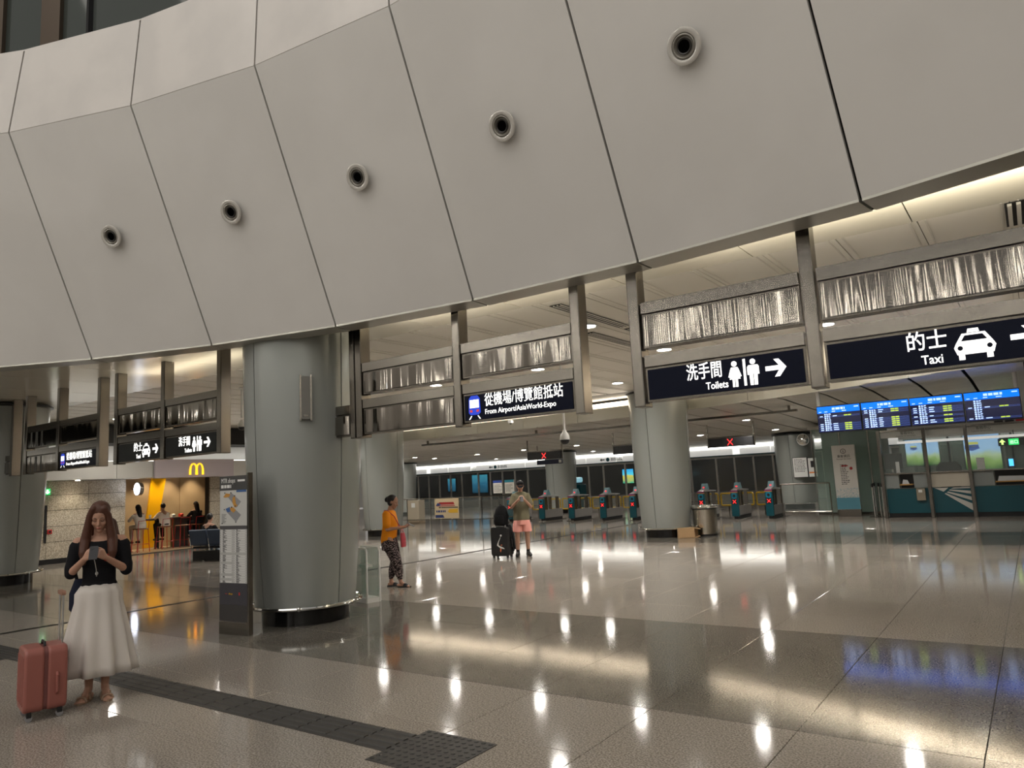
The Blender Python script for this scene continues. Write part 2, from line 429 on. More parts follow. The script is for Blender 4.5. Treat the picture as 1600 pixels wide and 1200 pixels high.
# upper storey: dark glass parapet and a dim ceiling behind it
M_DGLASS = mat('dark_glass', (.05, .06, .055), .05, spec=.8)
gl = snode('window_1')
for k in KS:
    a0, a1 = A0 + DA * (k + .5), A0 + DA * (k + 1.5)
    P = [pol(RR + .12, a1, ZT - .02), pol(RR + .12, a0, ZT - .02), pol(RR + .12, a0, ZT + 2.6), pol(RR + .12, a1, ZT + 2.6)]
    vs, fs = slab(P, -.03, .008); MB().add(vs, fs).build('pane', M_DGLASS, gl)
    p = pol(RR + .10, a0, 0); MB().box((p.x - .03, p.y - .03, ZT - .05), (p.x + .03, p.y + .03, ZT + 2.6)).build('mullion', M_DARKM, gl)
for px_ in (52, 165):
    q = atz(px_, 30, 8.6); an = math.atan2(q[1] - CY, q[0] - CX); rr_ = RR + .06
    b = MB(); b.box((-.15, -.02, ZT), (.15, .04, 10.2), Matrix.Translation((CX + rr_ * math.cos(an), CY + rr_ * math.sin(an), 0)) @ Matrix.Rotation(an - PI / 2, 4, 'Z')); b.build('brown_post', mat('brown_metal', (.10, .075, .055), .3, .5), gl)
cap = MB(); 
for k in KS:
    a0, a1 = A0 + DA * k, A0 + DA * (k + 1)
    q = [pol(RR - .0, a0, 0), pol(RR + .5, a0, 0), pol(RR + .5, a1, 0), pol(RR - .0, a1, 0)]
    cap.prism([(p.x, p.y) for p in q], ZT - .02, ZT)
cap.build('trim_3', M_FACIA2)['kind'] = 'structure'

# ================================================================ HIGH CEILING
ZC = 4.0
def ycirc(x, r=18.08):
    d = x - CX; return CY + math.sqrt(max(r * r - d * d, 1)) if abs(d) < r else -12.
ceil = snode('ceiling')
px = -36.35; W1 = 1.55
while px < 8:
    xa, xb = px + .006, px + W1 - .006
    ya, yb = ycirc(xa), ycirc(xb)
    xm = (xa + xb) / 2
    MB().prism([(xa, ya), (xm, ycirc(xm)), (xb, yb), (xb, 7.86), (xa, 7.86)], ZC, ZC + .05).build('gloss_panel', M_GLOSSC, ceil)
    px += W1
# planks behind, dark gaps between
def plank_mesh(wd, ln, m, key, inset=.03):
    t = MB(); t.box((0, 0, 0), (wd, ln, .03)); me = t.mesh(key); me.materials.append(m); return me
pm = plank_mesh(.741, 2.073, M_PLANK, 'plank'); pm2 = plank_mesh(.690, 2.073, M_PLANK, 'narrow_plank')
cnt = 0; stuffp = MB()
for i in range(-40, 13):
    for j in range(5):
        x = -.66 + i * .75; y = 7.90 + j * 2.085
        if -26 <= x <= 6:
            o = bpy.data.objects.new('plank', pm if x > -10 else pm2); COL.objects.link(o); o.parent = ceil; o.location = (x, y, ZC + .012 + random.uniform(0, .004))
        else: stuffp.box((x, y, ZC + .012), (x + .728, y + 2.05, ZC + .04))
stuffp.build('far_planks', M_PLANK, ceil)['kind'] = 'stuff'
b = MB()
for i in range(-12, 9, 1):
    x = -.66 + i * .75 - .005
    b.box((x - .075, 7.9, ZC + .006), (x - .060, 18.3, ZC + .013)); b.box((x + .060, 7.9, ZC + .006), (x + .075, 18.3, ZC + .013))
b.build('plank_channels', mat('channel_edge', (.66, .63, .56), .4), ceil)['kind'] = 'stuff'
b = MB(); b.box((-49, 7.8, ZC + .06), (11, 21, ZC + .12)); b.box((-49, -13, ZC + .06), (-22, 7.8, ZC + .12)); px = -36.35
while px < 8:
    xa, xb = px, px + W1
    if xa > -22.5: b.prism([(xa, ycirc(xa, 18.12)), (xb, ycirc(xb, 18.12)), (xb, 7.9), (xa, 7.9)], ZC + .06, ZC + .12)
    px += W1
b.build('void_cover', M_CEILBACK, ceil)
# low ceiling: front line (a shallow curve), sloping slightly, then flat
FR = [(-46, 20.3), (-30, 20.4), (-20, 20.3), (-14, 20.3), (-9.5, 19.95), (-7.8, 19.6), (-4, 18.3), (.05, 16.4), (4, 13.8), (10, 9)]
def yfront(x):
    for (xa, ya), (xb, yb) in zip(FR, FR[1:]):
        if xa <= x <= xb: return ya + (yb - ya) * (x - xa) / (xb - xa)
    return FR[0][1] if x < FR[0][0] else FR[-1][1]
def zlow(y): return 3.45 if y < 19.5 else (3.45 - .40 * (y - 19.5) / 11.5 if y < 31 else 3.05)
low = snode('ceiling_low'); cells = []
LX, LY = 1.04, .62
for i in range(-44, 10):
    x = -.98 + i * LX
    for j in range(0, 52):
        y0 = 9 + j * LY; y1 = y0 + LY
        fa, fb = yfront(x), yfront(x + LX)
        if y1 <= min(fa, fb) + .02 or y0 > 39.8: continue
        q = [(x + .034, min(max(y0, fa), y1 - .009)), (x + LX - .034, min(max(y0, fb), y1 - .009)), (x + LX - .034, min(y1, 40) - .016), (x + .034, min(y1, 40) - .016)]
        cells.append((math.hypot(x, y0) + (30 if x > 1 else 0), q, x, y0, y0 > max(fa, fb)))
cells.sort(key=lambda c: c[0]); st = MB()
for k, (d, q, x, y0, whole) in enumerate(cells):
    vs = [(p[0], p[1], zlow(p[1])) for p in q] + [(p[0], p[1], zlow(p[1]) + .02) for p in q]
    fs = [(0, 3, 2, 1), (4, 5, 6, 7), (0, 1, 5, 4), (1, 2, 6, 5), (2, 3, 7, 6), (3, 0, 4, 7)]
    if k < 295: MB().add(vs, fs).build('tile', M_LOWC, low)
    else: st.add(vs, fs)
st.build('far_tiles', M_LOWC, low)['kind'] = 'stuff'
b = MB()
for (xa, ya), (xb, yb) in zip(FR, FR[1:]):
    for (y0a, y1a) in ((0, 8), (8, 21)):
        pass
    b.add([(xa, ya + .02, 3.58), (xb, yb + .02, 3.58), (xb, 31, 3.58), (xa, 31, 3.58)], [(0, 1, 2, 3)])
b.add([(-47, 31, 3.58), (10, 31, 3.58), (10, 40.2, 3.58), (-47, 40.2, 3.58)], [(0, 1, 2, 3)])
b.build('void_backing', M_SEAM, low)
# step between the two ceilings, with a lit cove on top
step = snode('trim_4'); M_COVE = mat('cove_glow', (1, .9, .8), .5, emit=(1, .86, .70), es=.8)
for (xa, ya), (xb, yb) in zip(FR, FR[1:]):
    n = max(1, int((xb - xa) / 1.6))
    for k in range(n):
        x0, x1 = xa + (xb - xa) * k / n + .006, xa + (xb - xa) * (k + 1) / n - .006
        y0, y1 = yfront(x0), yfront(x1)
        MB().prism([(x0, y0 - .06), (x1, y1 - .06), (x1, y1), (x0, y0)], 3.44, 3.80).build('step_panel', M_SOFFIT, step)
        MB().prism([(x0 + .03, y0 + .10), (x1 - .03, y1 + .10), (x1 - .03, y1 + .16), (x0 + .03, y0 + .16)], 3.80, 3.97).build('cove_lamp', M_COVE, step)
# ================================================================ WALLS
XW = -23.2
wl = snode('wall_left')
b = MB(); b.box((XW - .30, -14, 0), (XW - .06, 11.5, 2.9)); b.box((XW - .30, 14.36, 0), (XW - .06, 20.5, 2.9)); b.build('wall_core', M_SEAM, wl)
def stone_run(y0, y1, zs, dy=1.46, off=0):
    y = y0
    while y < y1 - .05:
        ye = min(y + dy, y1)
        for z0, z1 in zs: MB().box((XW - .07, y + .006, z0 + .006), (XW + random.uniform(-.002, .004), ye - .006, z1 - .006)).build('stone_panel', M_STONE, wl)
        y = ye
ZS = [(.14, .62), (.62, 1.06), (1.06, 1.52), (1.52, 1.96), (1.96, 2.36)]
stone_run(9.28 - 1.46 * 8, 9.28, ZS); stone_run(9.28, 11.5, ZS, 1.12); stone_run(14.36, 20.5, ZS, 1.4)
b = MB(); b.box((XW, -14, 0), (XW + .025, 11.5, .14)); b.box((XW, 14.36, 0), (XW + .025, 20.5, .14)); struct(b.build('baseboard_left', M_DARKM))
bulk = snode('trim_5'); y = -14
while y < 20.4:
    MB().box((XW - .1, y + .006, 2.36), (XW + .85, min(y + 3.1, 20.5) - .006, 2.88)).build('bulkhead_panel', M_GREYF, bulk); y += 3.1
b = MB(); b.box((XW - .35, -14, 2.86), (XW - .30, 20.5, 3.42)); b.build('light_wall', M_WHITE, bulk)
b = MB(); b.box((XW - .02, -14, 2.885), (XW + .08, 20.5, 2.93)); b.build('strip_lamp', M_STRIP, bulk)
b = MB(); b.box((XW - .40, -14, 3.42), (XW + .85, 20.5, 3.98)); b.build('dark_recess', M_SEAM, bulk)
for y in (-2, 2.4, 5.4, 8.1, 9.9, 17):
    o = spot_light('wall_washer', (XW + .42, y, 2.345), 26, 120, (1, .90, .72), .05)
    MB().lathe([(.06, 2.352), (.06, 2.345), (0, 2.345)], 16, (XW + .42, y, 0)).build('washer_lens', mat('washer_glow', (1, 1, 1), .5, emit=(1, .88, .7), es=18), bulk)
# cove lamps: a real linear lamp behind the step, washing the high ceiling
for (xa, ya), (xb, yb) in zip(FR[2:], FR[3:]):
    L_ = math.hypot(xb - xa, yb - ya); an = math.atan2(yb - ya, xb - xa)
    area_light('cove_light', ((xa + xb) / 2, (ya + yb) / 2 - .02, 3.84), (math.radians(168), 0, an + PI), L_ * .95, .06, 10 * L_, (1, .88, .70))
# far ends so the hall is closed
b = MB(); b.box((-50, 20.2, 0), (XW - .30, 20.5, 4.1)); struct(b.build('wall_back', M_GREYF))
b = MB(); b.box((9.6, -14, 0), (9.9, 41, 4.1)); struct(b.build('wall_right', M_GREYF))
b = MB(); b.box((-50, 20.5, 0), (-49.7, 46, 4.1)); struct(b.build('wall_far_left', M_GREYF))

# ================================================================ DOWNLIGHTS
dl = thing('downlight', 'x', 'downlight', (0, 0, 0))
b = MB(); b.lathe([(.150, .0), (.165, -.008), (.135, -.012), (.128, 0)], 28); b.build('rim', M_LAMPRIM, dl, True)
b = MB(); b.lathe([(.128, -.006), (.0, -.006)], 24); b.build('lens', M_LAMP, dl)
used = [0]; ROWS = {}
def downlight(x, y, z, label, grp, s=1.):
    o = dl if used[0] == 0 else copy_tree(dl); used[0] += 1
    o.location = (x, y, z); o['label'] = label; o['group'] = grp; o.scale = (s, s, s); ROWS.setdefault((grp, round(y) if y < 18 else 0), []).append(o)
for x in [-2.55 - 2.86 * k for k in range(7)]:
    for y in (12.6, 16.2):
        if x > -21: downlight(x, y, ZC, 'round downlight glowing in the high cream ceiling behind the steel signs', 'downlights in the high ceiling')
downlight(-5.35, 9.6, ZC, 'round downlight glowing in the high ceiling right behind the train sign', 'downlights in the high ceiling')
for q_ in ((-19.5, 1.5), (-21.5, -3), (-22, -7), (-23.5, 1.5)): downlight(q_[0] + .5, q_[1], ZC, 'x', 'downlights in the high ceiling')  # added unseen downlights, brighten what the left sign boards reflect
downlight(-20.9, 10.1, ZC, 'round downlight glowing in the ceiling above the waiting seats', 'downlights in the high ceiling')
def on_low(px, py):
    z = 3.3
    for _ in range(30): p = atz(px, py, z); z = z + (zlow(p[1]) - z) * .6
    return p
row1 = [on_low(*p) for p in [(1470, 616), (1310, 632), (1167, 646), (937, 669), (683, 694)]]
y1 = np.mean([p[1] for p in row1[1:4]])
for p in row1: downlight(p[0], y1 if p[0] < 0 else p[1], zlow(y1) - .002, 'round downlight in the front row of the low grey tiled ceiling', 'downlights in the low ceiling, front row')
for q in (-13.9, -17.2, -22.4, -25.2): downlight(q, y1, zlow(y1) - .002, 'round downlight in the front row of the low grey tiled ceiling', 'downlights in the low ceiling, front row')
row2 = [on_low(*p) for p in [(1359, 673), (1212, 671), (1094, 680), (992, 689), (901, 696), (818, 703), (746, 710), (679, 716)]]
y2 = 27.6
for p in row2[1:]: downlight(p[0], p[1], zlow(p[1]) - .002, 'round downlight in the middle row of the low grey ceiling, above the gates', 'downlights in the low ceiling, middle rows')
row3 = [on_low(*p) for p in [(1359, 673), (927, 705), (775, 717), (648, 715), (618, 721), (1166, 656)]]
for p in row3: downlight(p[0], p[1], zlow(p[1]) - .002, 'round downlight in the back row of the low grey ceiling, towards the platform', 'downlights in the low ceiling, back rows')

ORD = ['first', 'second', 'third', 'fourth', 'fifth', 'sixth', 'seventh', 'eighth', 'ninth', 'tenth']
for (grp, yk), L_ in ROWS.items():
    L_.sort(key=lambda o: -o.location.x)
    base = {'downlights in the high ceiling': 'round downlight in the high cream ceiling, %s row,' % {10: 'nearest', 13: 'middle', 16: 'rear'}.get(yk, 'near'),
            'downlights in the low ceiling, front row': 'round downlight in the front row of the low tiled ceiling,',
            'downlights in the low ceiling, middle rows': 'round downlight above the ticket gates,',
            'downlights in the low ceiling, back rows': 'round downlight at the back near the platform,'}[grp]
    for k, o in enumerate(L_): o['label'] = (base + ' ' + ORD[k] + ' from the right') if yk in (0, 10, 13, 16) else 'added unseen downlight over the left concourse beyond the leftmost column, ' + {2: 'near one', -3: 'middle one', -7: 'far one', 1: 'near one'}.get(yk, 'one') + ' ' + ORD[k]

# lamps' own light (one light per downlight, the added unseen ones included)
for o in [o for o in bpy.data.objects if o.name.startswith('downlight')]:
    p = o.location
    if p.x > 4: continue
    spot_light('lamp_beam', (p.x, p.y, p.z - .03), 140 if p.y < 18 else 95, 155, (1, .95, .88), .12, .9)

# ================================================================ COLUMNS
def column(x, y, top, label, a_seam, rings=True, detail=True):
    t = thing('column', label, 'column', (x, y, 0), 0, 'tapered grey columns of the hall')
    H = lambda z: .6375 + (.80 - .6375) * (1 - math.exp(-z / 1.9)) / (1 - math.exp(-3.5 / 1.9))
    b = MB(); b.lathe([(.57, 0), (.57, .27)], 48); b.build('base', M_COLB, t, True)
    zs = [.22 + (top - .22) * k / 14 for k in range(15)]
    seams = [k * 90 for k in range(4)]
    for k in range(4):
        s0, s1 = math.radians(seams[k] + .55), math.radians(seams[k] + 90 - .55)
        b = MB(); n = 18; vs = []
        for z in zs:
            for i in range(n + 1):
                a = s0 + (s1 - s0) * i / n; r = H(z); vs.append((r * math.cos(a), r * math.sin(a), z))
        for z in zs:
            for i in range(n + 1):
                a = s0 + (s1 - s0) * i / n; r = H(z) - .02; vs.append((r * math.cos(a), r * math.sin(a), z))
        m = n + 1; off = len(zs) * m
        fs = [(j * m + i, j * m + i + 1, (j + 1) * m + i + 1, (j + 1) * m + i) for j in range(len(zs) - 1) for i in range(n)]
        fs += [(off + j * m + i, off + (j + 1) * m + i, off + (j + 1) * m + i + 1, off + j * m + i + 1) for j in range(len(zs) - 1) for i in range(n)]
        fs += [(j * m, (j + 1) * m, off + (j + 1) * m, off + j * m) for j in range(len(zs) - 1)]
        fs += [(j * m + n, off + j * m + n, off + (j + 1) * m + n, (j + 1) * m + n) for j in range(len(zs) - 1)]
        fs += [(i, off + i, off + i + 1, i + 1) for i in range(n)]
        b.add(vs, fs); b.build('panel', M_COLP, t, True)
    b = MB(); b.lathe([(H(.22) - .03, .22)] + [(H(z) - .028, z) for z in zs], 48); b.build('seam_core', M_SEAM, t, True)
    if detail:
        rr = .735
        b = MB(); b.tube([(rr * math.cos(a), rr * math.sin(a), .235) for a in [2 * PI * k / 48 for k in range(48)]], .024, 8, True); b.build('bumper_rail', M_CHROME, t, True)
        for k in range(6):
            a = math.radians(15 + 60 * k); c, s = math.cos(a), math.sin(a)
            b = MB(); b.tube([(.56 * c, .56 * s, .235), (rr * c, rr * s, .235)], .013, 8); b.ball((rr * c, rr * s, .235), .034, 10, 6); b.build('rail_bracket', M_CHROME, t, True)
    b = MB(); b.lathe([(H(top) + .0, top - .0), (H(top) + .06, top + .02), (H(top) + .06, top + .05), (.3, top + .05)], 48); b.build('crown', M_DARKM, t, True)
    return t
column(-8.24, 6.52, 3.90, 'big tapered grey column in front, with a loudspeaker on it, beside the shop map stand', -98)
column(-8.38, 18.75, 3.90, 'tapered grey column right of the ticket gates, beside the steel bin', -138)
column(-7.95, 30.9, 2.97, 'tapered grey column with white notice boards and a round mirror on it', -75)
column(-18.95, 6.72, 3.90, 'tapered grey column cut off by the left edge, in front of the stone wall', -120)
column(-19.3, 18.75, 3.90, 'tapered grey column behind the woman in the orange top', -105)
column(-19.3, 31.0, 2.97, 'tapered grey column far back behind the man in pink shorts', -82)
column(-30.2, 31.0, 2.97, 'tapered grey column far back at the left end of the screen doors', -82, detail=False)
column(-30.2, 18.7, 3.40, 'tapered grey column half hidden behind the one in back of the woman in orange', -82, detail=False)

# loudspeaker on the big column
ls = thing('loudspeaker', 'slim grey loudspeaker mounted high on the big column', 'loudspeaker', (-8.24, 6.52, 0), 0)
_a = math.atan2(*(np.array([-0, 0]) - np.array([-8.24, 6.52]))[::-1]); _a += math.radians(2)
def on_col(r, a, z): return Matrix.Translation((r * math.cos(a), r * math.sin(a), z)) @ Matrix.Rotation(a + PI / 2, 4, 'Z')
T = on_col(.80, _a, 2.90)
b = MB(); b.prism(rounded(.11, .56, .02), -.075, .02, 'y', T); b.build('body', mat('speaker_grille', (.17, .165, .15), .5, .4), ls)
for s in (-1, 1):
    b = MB(); b.box((s * .066 - .011, -.06, -.30), (s * .066 + .011, .02, .30), T); b.build('side_bar', M_STEEL, ls)
b = MB(); b.box((-.03, -.078, -.245), (.03, -.075, -.225), T); b.build('badge', M_STEEL, ls)

# ================================================================ HANGING SIGN FRAMES  (row along y = 6.5)
YS = 6.5
def xs(px, py): return aty(px, py, YS)[0]
def post(t, x, wd=.10, z1=None):
    z1 = z1 or ZC
    b = MB(); b.box((x - wd / 2, YS - .085, 2.345), (x + wd / 2, YS + .085, z1)); o = b.build('post', M_POST, t, bevel=.006)
    b = MB(); b.box((x - wd / 2 + .012, YS - .0865, 2.36), (x + wd / 2 - .012, YS - .084, z1)); b.build('facing', M_STEEL, o)
def board(t, x0, x1, z0, z1, face=None, bulge=True):
    """a hanging board: flat cap strip on top, framed panel below; the panel is a slightly pillowed polished sheet"""
    ct = .115
    b = MB(); b.box((x0, YS - .075, z1 - ct), (x1, YS + .075, z1)); cp = b.build('cap_strip', M_STEEL, t, bevel=.003)
    b = MB(); b.box((x0, YS - .06, z0), (x1, YS + .06, z1 - ct - .006)); fr = b.build('frame', M_POST, t, bevel=.003)
    m = M_POLISH if face is None else face
    nx, nz = (18, 8) if face is None else (1, 1)
    g = .022; b = MB(); vs = []; xa, xb, za, zb = x0 + g, x1 - g, z0 + g, z1 - ct - .006 - g
    for j in range(nz + 1):
        for i in range(nx + 1):
            u, v = i / nx, j / nz; bl = .012 * (1 - (2 * u - 1) ** 6) if face is None else 0
            vs.append((xa + (xb - xa) * u, YS - .068 - bl, za + (zb - za) * v))
    fs = [(j * (nx + 1) + i, j * (nx + 1) + i + 1, (j + 1) * (nx + 1) + i + 1, (j + 1) * (nx + 1) + i) for j in range(nz) for i in range(nx)]
    b.add(vs, fs)
    me = bpy.data.meshes.new('face'); me.from_pydata(b.v, [], b.f); me.materials.append(m)
    for p in me.polygons: p.use_smooth = True
    o = bpy.data.objects.new('polished_face' if face is None else 'sign_face', me); COL.objects.link(o); o.parent = t
    if face is None:
        o2 = o.copy(); COL.objects.link(o2); o2.scale = (1, -1, 1); o2.location = (0, 2 * YS, 0)
    return fr, (xa, xb, za, zb)
def icon(name, polys, parent, m=M_TXT, y=YS - .069, d=.004):
    b = MB()
    for p in polys: b.prism(p, y - d, y, 'y')
    return b.build(name, m, parent)
def disc(cx, cz, r, n=20): return [(cx + r * math.cos(2 * PI * k / n), cz + r * math.sin(2 * PI * k / n)) for k in range(n)]
def arrow(x, z, h, par):   # arrow pointing right, height h
    w_ = h * 1.15; t = h * .13; polys = [[(x, z - t), (x + w_ * .8, z - t), (x + w_ * .8, z + t), (x, z + t)]]
    polys.append([(x + w_ * .42, z + h / 2), (x + w_ * .66, z + h / 2), (x + w_, z), (x + w_ * .66, z - h / 2), (x + w_ * .42, z - h / 2), (x + w_ * .74, z)])
    return icon('arrow', polys, par)
def man(x, z, h, female=False):
    r = h * .105; P = [disc(x, z + h / 2 - r, r)]
    s0, s1 = z + h / 2 - 2.25 * r, z - h / 2
    hw = h * .17
    if female:
        P += [[(x - hw * .72, s0), (x + hw * .72, s0), (x + hw * .95, s0 - h * .08), (x + hw * 1.5, z - h * .1), (x + hw * 1.2, z - h * .13), (x + hw * .65, z + .08 * h), (x + hw * 1.25, z - .2 * h), (x - hw * 1.25, z - .2 * h), (x - hw * .65, z + .08 * h), (x - hw * 1.2, z - h * .13), (x - hw * 1.5, z - h * .1), (x - hw * .95, s0 - h * .08)],
              [(x - hw * .6, z - .2 * h), (x - hw * .1, z - .2 * h), (x - hw * .1, s1), (x - hw * .6, s1)], [(x + hw * .1, z - .2 * h), (x + hw * .6, z - .2 * h), (x + hw * .6, s1), (x + hw * .1, s1)]]
    else:
        P += [[(x - hw, s0), (x + hw, s0), (x + hw * 1.3, s0 - h * .07), (x + hw * 1.3, z - h * .1), (x + hw * .95, z - h * .1), (x + hw * .95, z + .1 * h), (x + hw * .8, s1), (x + hw * .1, s1), (x + hw * .08, z - .06 * h), (x - hw * .08, z - .06 * h), (x - hw * .1, s1), (x - hw * .8, s1), (x - hw * .95, z + .1 * h), (x - hw * .95, z - h * .1), (x - hw * 1.3, z - h * .1), (x - hw * 1.3, s0 - h * .07)]]
    return P
def sign_toilets(par, r, sc=1.):
    xa, xb, za, zb = r; L = xb - xa; zc = (za + zb) / 2; y = YS - .0685
    text('洗手間', .165 * sc, M_TXT, par, (xa + L * .270, y, zc + .005), name='lettering', bold=.0012, sx=.70)
    text('Toilets', .092 * sc, M_TXT, par, (xa + L * .395, y, za + .035), name='lettering', bold=.001, sx=.82)
    P = man(xa + L * .585, zc, .235, True) + man(xa + L * .70, zc, .235) + [[(xa + L * .64, zc - .115), (xa + L * .655, zc - .115), (xa + L * .655, zc + .125), (xa + L * .64, zc + .125)]]
    icon('toilet_symbol', P, par); arrow(xa + L * .775, zc + .01, .155, par)
def sign_taxi(par, r, k=0):
    xa, xb, za, zb = r; L = xb - xa; zc = (za + zb) / 2; y = YS - .0685; x = xa + L * .44
    text('的士', .165, M_TXT, par, (xa + L * .385, y, zc + .01), name='lettering', bold=.0012, sx=.88)
    text('Taxi', .10, M_TXT, par, (xa + L * .45, y, za + .03), name='lettering', bold=.001, sx=.86)
    c = x + L * .25; h = .22
    body = [(c - .135, zc - .02), (c - .118, zc - .075), (c + .118, zc - .075), (c + .135, zc - .02), (c + .118, zc + .015), (c - .118, zc + .015)]
    cab = [(c - .118, zc + .015), (c + .118, zc + .015), (c + .075, zc + .085), (c - .075, zc + .085)]
    P = [body, cab, [(c - .04, zc + .09), (c + .04, zc + .09), (c + .034, zc + .118), (c - .034, zc + .118)],
         [(c - .11, zc - .115), (c - .07, zc - .115), (c - .07, zc - .07), (c - .11, zc - .07)], [(c + .07, zc - .115), (c + .11, zc - .115), (c + .11, zc - .07), (c + .07, zc - .07)]]
    ic = icon('taxi_symbol', P, par)
    icon('windscreen', [[(c - .085, zc + .027), (c + .085, zc + .027), (c + .058, zc + .07), (c - .058, zc + .07)], disc(c - .095, zc - .025, .018), disc(c + .095, zc - .025, .018)], ic, M_SIGN, YS - .0725, .003)
    arrow(xa + L * .84, zc + .01, .155, par)
def sign_train(par, r):
    xa, xb, za, zb = r; L = xb - xa; zc = (za + zb) / 2; y = YS - .0685
    c = xa + L * .10
    MBLUE = mat('train_blue', (.01, .03, .25), .4, emit=(.01, .04, .45), es=.6)
    ic = icon('train_symbol', [[(c - .085, zc - .06), (c - .055, zc - .085), (c + .055, zc - .085), (c + .085, zc - .06), (c + .078, zc + .10), (c + .045, zc + .135), (c - .045, zc + .135), (c - .078, zc + .10)]], par, MBLUE)
    icon('train_window', [[(c - .066 + k * .046, zc - .005), (c - .026 + k * .046, zc - .005), (c - .026 + k * .046, zc + .088), (c - .063 + k * .046, zc + .088)] for k in range(3)], ic, M_TXT, YS - .0735, .003)
    icon('bumper', [[(c - .065, zc - .05), (c - .03, zc - .055), (c - .03, zc - .03), (c - .065, zc - .025)], [(c + .03, zc - .055), (c + .065, zc - .05), (c + .065, zc - .025), (c + .03, zc - .03)]], ic, mat('dull_red', (.4, .03, .02), .4, emit=(.5, .05, .03), es=.5), YS - .0735, .003)
    icon('rails', [[(c - .085, zc - .135), (c - .07, zc - .135), (c - .04, zc - .095), (c - .052, zc - .095)], [(c + .085, zc - .135), (c + .07, zc - .135), (c + .04, zc - .095), (c + .052, zc - .095)]], ic)
    text('從機場/博覽館抵站', .158, M_TXT, par, (xa + L * .20, y, zc + .012), name='lettering', bold=0, sx=.80)
    text('From Airport/AsiaWorld-Expo', .082, M_TXT, par, (xa + L * .20, y, za + .052), name='lettering', bold=0, sx=.92)
Z_UP, Z_LO = (2.90, 3.31), (2.385, 2.835)
# A: blank panels and train sign
tA = thing('hanging_sign', 'long steel hanging sign frame with lit train sign, right of the big column', 'hanging sign', (-5.3, YS, 4.0), 0, 'steel hanging sign frames'); tA.location = (0, 0, 0)
xp = [xs(568, 640), xs(721.5, 600), xs(908, 560)]
for x in xp: post(tA, x, .11)
post(tA, xp[0] - .12, .09, ZC)
for a, b_ in ((0, 1), (1, 2)):
    x0, x1 = xp[a] + .065, xp[b_] - .065
    board(tA, x0, x1, *Z_UP)
    fr, r = board(tA, x0, x1, *Z_LO, face=(M_SIGN if a == 1 else None))
    if a == 1: sign_train(tA, r)
board(tA, xp[0] - .58, xp[0] - .175, 2.385, 2.79)
b = MB(); b.box((xp[0] - .60, YS - .03, 2.40), (xp[0] - .17, YS + .03, 2.76)); b.build('end_plate', M_POST, tA)
# B: toilets and taxi, right
Z_UP, Z_LO = (2.91, 3.37), (2.385, 2.84)
tB = thing('hanging_sign', 'large steel hanging sign frame at the right with lit Toilets and Taxi signs', 'hanging sign', (0, 0, 0), 0, 'steel hanging sign frames')
xp = [xs(999, 540), xs(1271, 500), xs(1662, 480)]
for x in xp: post(tB, x, .115)
for a, b_ in ((0, 1), (1, 2)):
    x0, x1 = xp[a] + .075, xp[b_] - .075
    board(tB, x0, x1, *Z_UP); fr, r = board(tB, x0, x1, *Z_LO, face=M_SIGN)
    (sign_toilets if a == 0 else sign_taxi)(tB, r)
# C: taxi + toilets, left of the column
Z_UP, Z_LO = (2.88, 3.34), (2.36, 2.83)
tC = thing('hanging_sign', 'steel hanging sign frame left of the big column with small lit Taxi and Toilets signs', 'hanging sign', (0, 0, 0), 0, 'steel hanging sign frames')
xp = [xs(188, 660), xs(261, 650), xs(349.5, 640)]
for i, x in enumerate(xp): post(tC, x, .12)
for a, b_ in ((0, 1), (1, 2)):
    x0, x1 = xp[a] + .07, xp[b_] - .07
    board(tC, x0, x1, *Z_UP); fr, r = board(tC, x0, x1, *Z_LO, face=M_SIGNG)
    (sign_taxi if a == 0 else sign_toilets)(tC, r)
# D: train sign far left
tD = thing('hanging_sign', 'steel hanging sign frame with small lit train sign above the woman in white skirt', 'hanging sign', (0, 0, 0), 0, 'steel hanging sign frames')
xp = [xs(47, 680), xs(97, 670), xs(161, 660)]
for x in xp: post(tD, x, .12)
for a, b_ in ((0, 1), (1, 2)):
    x0, x1 = xp[a] + .07, xp[b_] - .07
    board(tD, x0, x1, *Z_UP); fr, r = board(tD, x0, x1, *Z_LO, face=(None if a == 0 else M_SIGN))
    if a == 1: sign_train(tD, r)
tE = thing('hanging_sign', 'steel hanging panel cut off by the left edge, in front of the leftmost column', 'hanging sign', (0, 0, 0), 0, 'steel hanging sign frames')
x = xs(25, 690); post(tE, x, .13); board(tE, x - 1.5, x - .07, 2.385, 2.79)

# unseen uplights, added above and behind the sign frames, wash the cream ceiling
for xa_, xb_, pw in ((-6.9, -3.8, 15), (-2.9, 2.0, 24), (-13.2, -10.2, 8)):
    area_light('unseen_uplight', ((xa_ + xb_) / 2, YS + .34, 3.60), (PI - .30, 0, 0), xb_ - xa_, .08, pw, (1, .90, .72))
# ================================================================ CCTV CAMERAS
def dome(name, label, x, y, ztop, zb, r, smoked=True, parent=None):
    t = thing(name, label, 'cctv camera', (x, y, zb))
    b = MB(); b.tube([(0, 0, .25 * 1), (0, 0, ztop - zb)], .022, 10); b.lathe([(.06, ztop - zb - .03), (.06, ztop - zb)], 16); b.build('drop_pole', M_WHITE, t, True)
    b = MB(); b.lathe([(r * .95, .0 + r * .6), (r, r * .7), (r * .9, r * 1.5), (r * .5, r * 2.1), (r * .3, r * 2.5), (.03, r * 2.6)], 20); b.build('housing', M_WHITE, t, True)
    b = MB(); b.lathe([(0, -r * .35), (r * .45, -r * .25), (r * .8, r * .1), (r * .93, r * .6)], 20); b.build('dome', mat('smoked_dome', (.01, .01, .012), .06), t, True)
    return t
p = aty(883, 692, 12.2); dome('dome_camera', 'white dome camera hanging on a pole below the train sign', p[0], 12.2, ZC, p[2], .10)
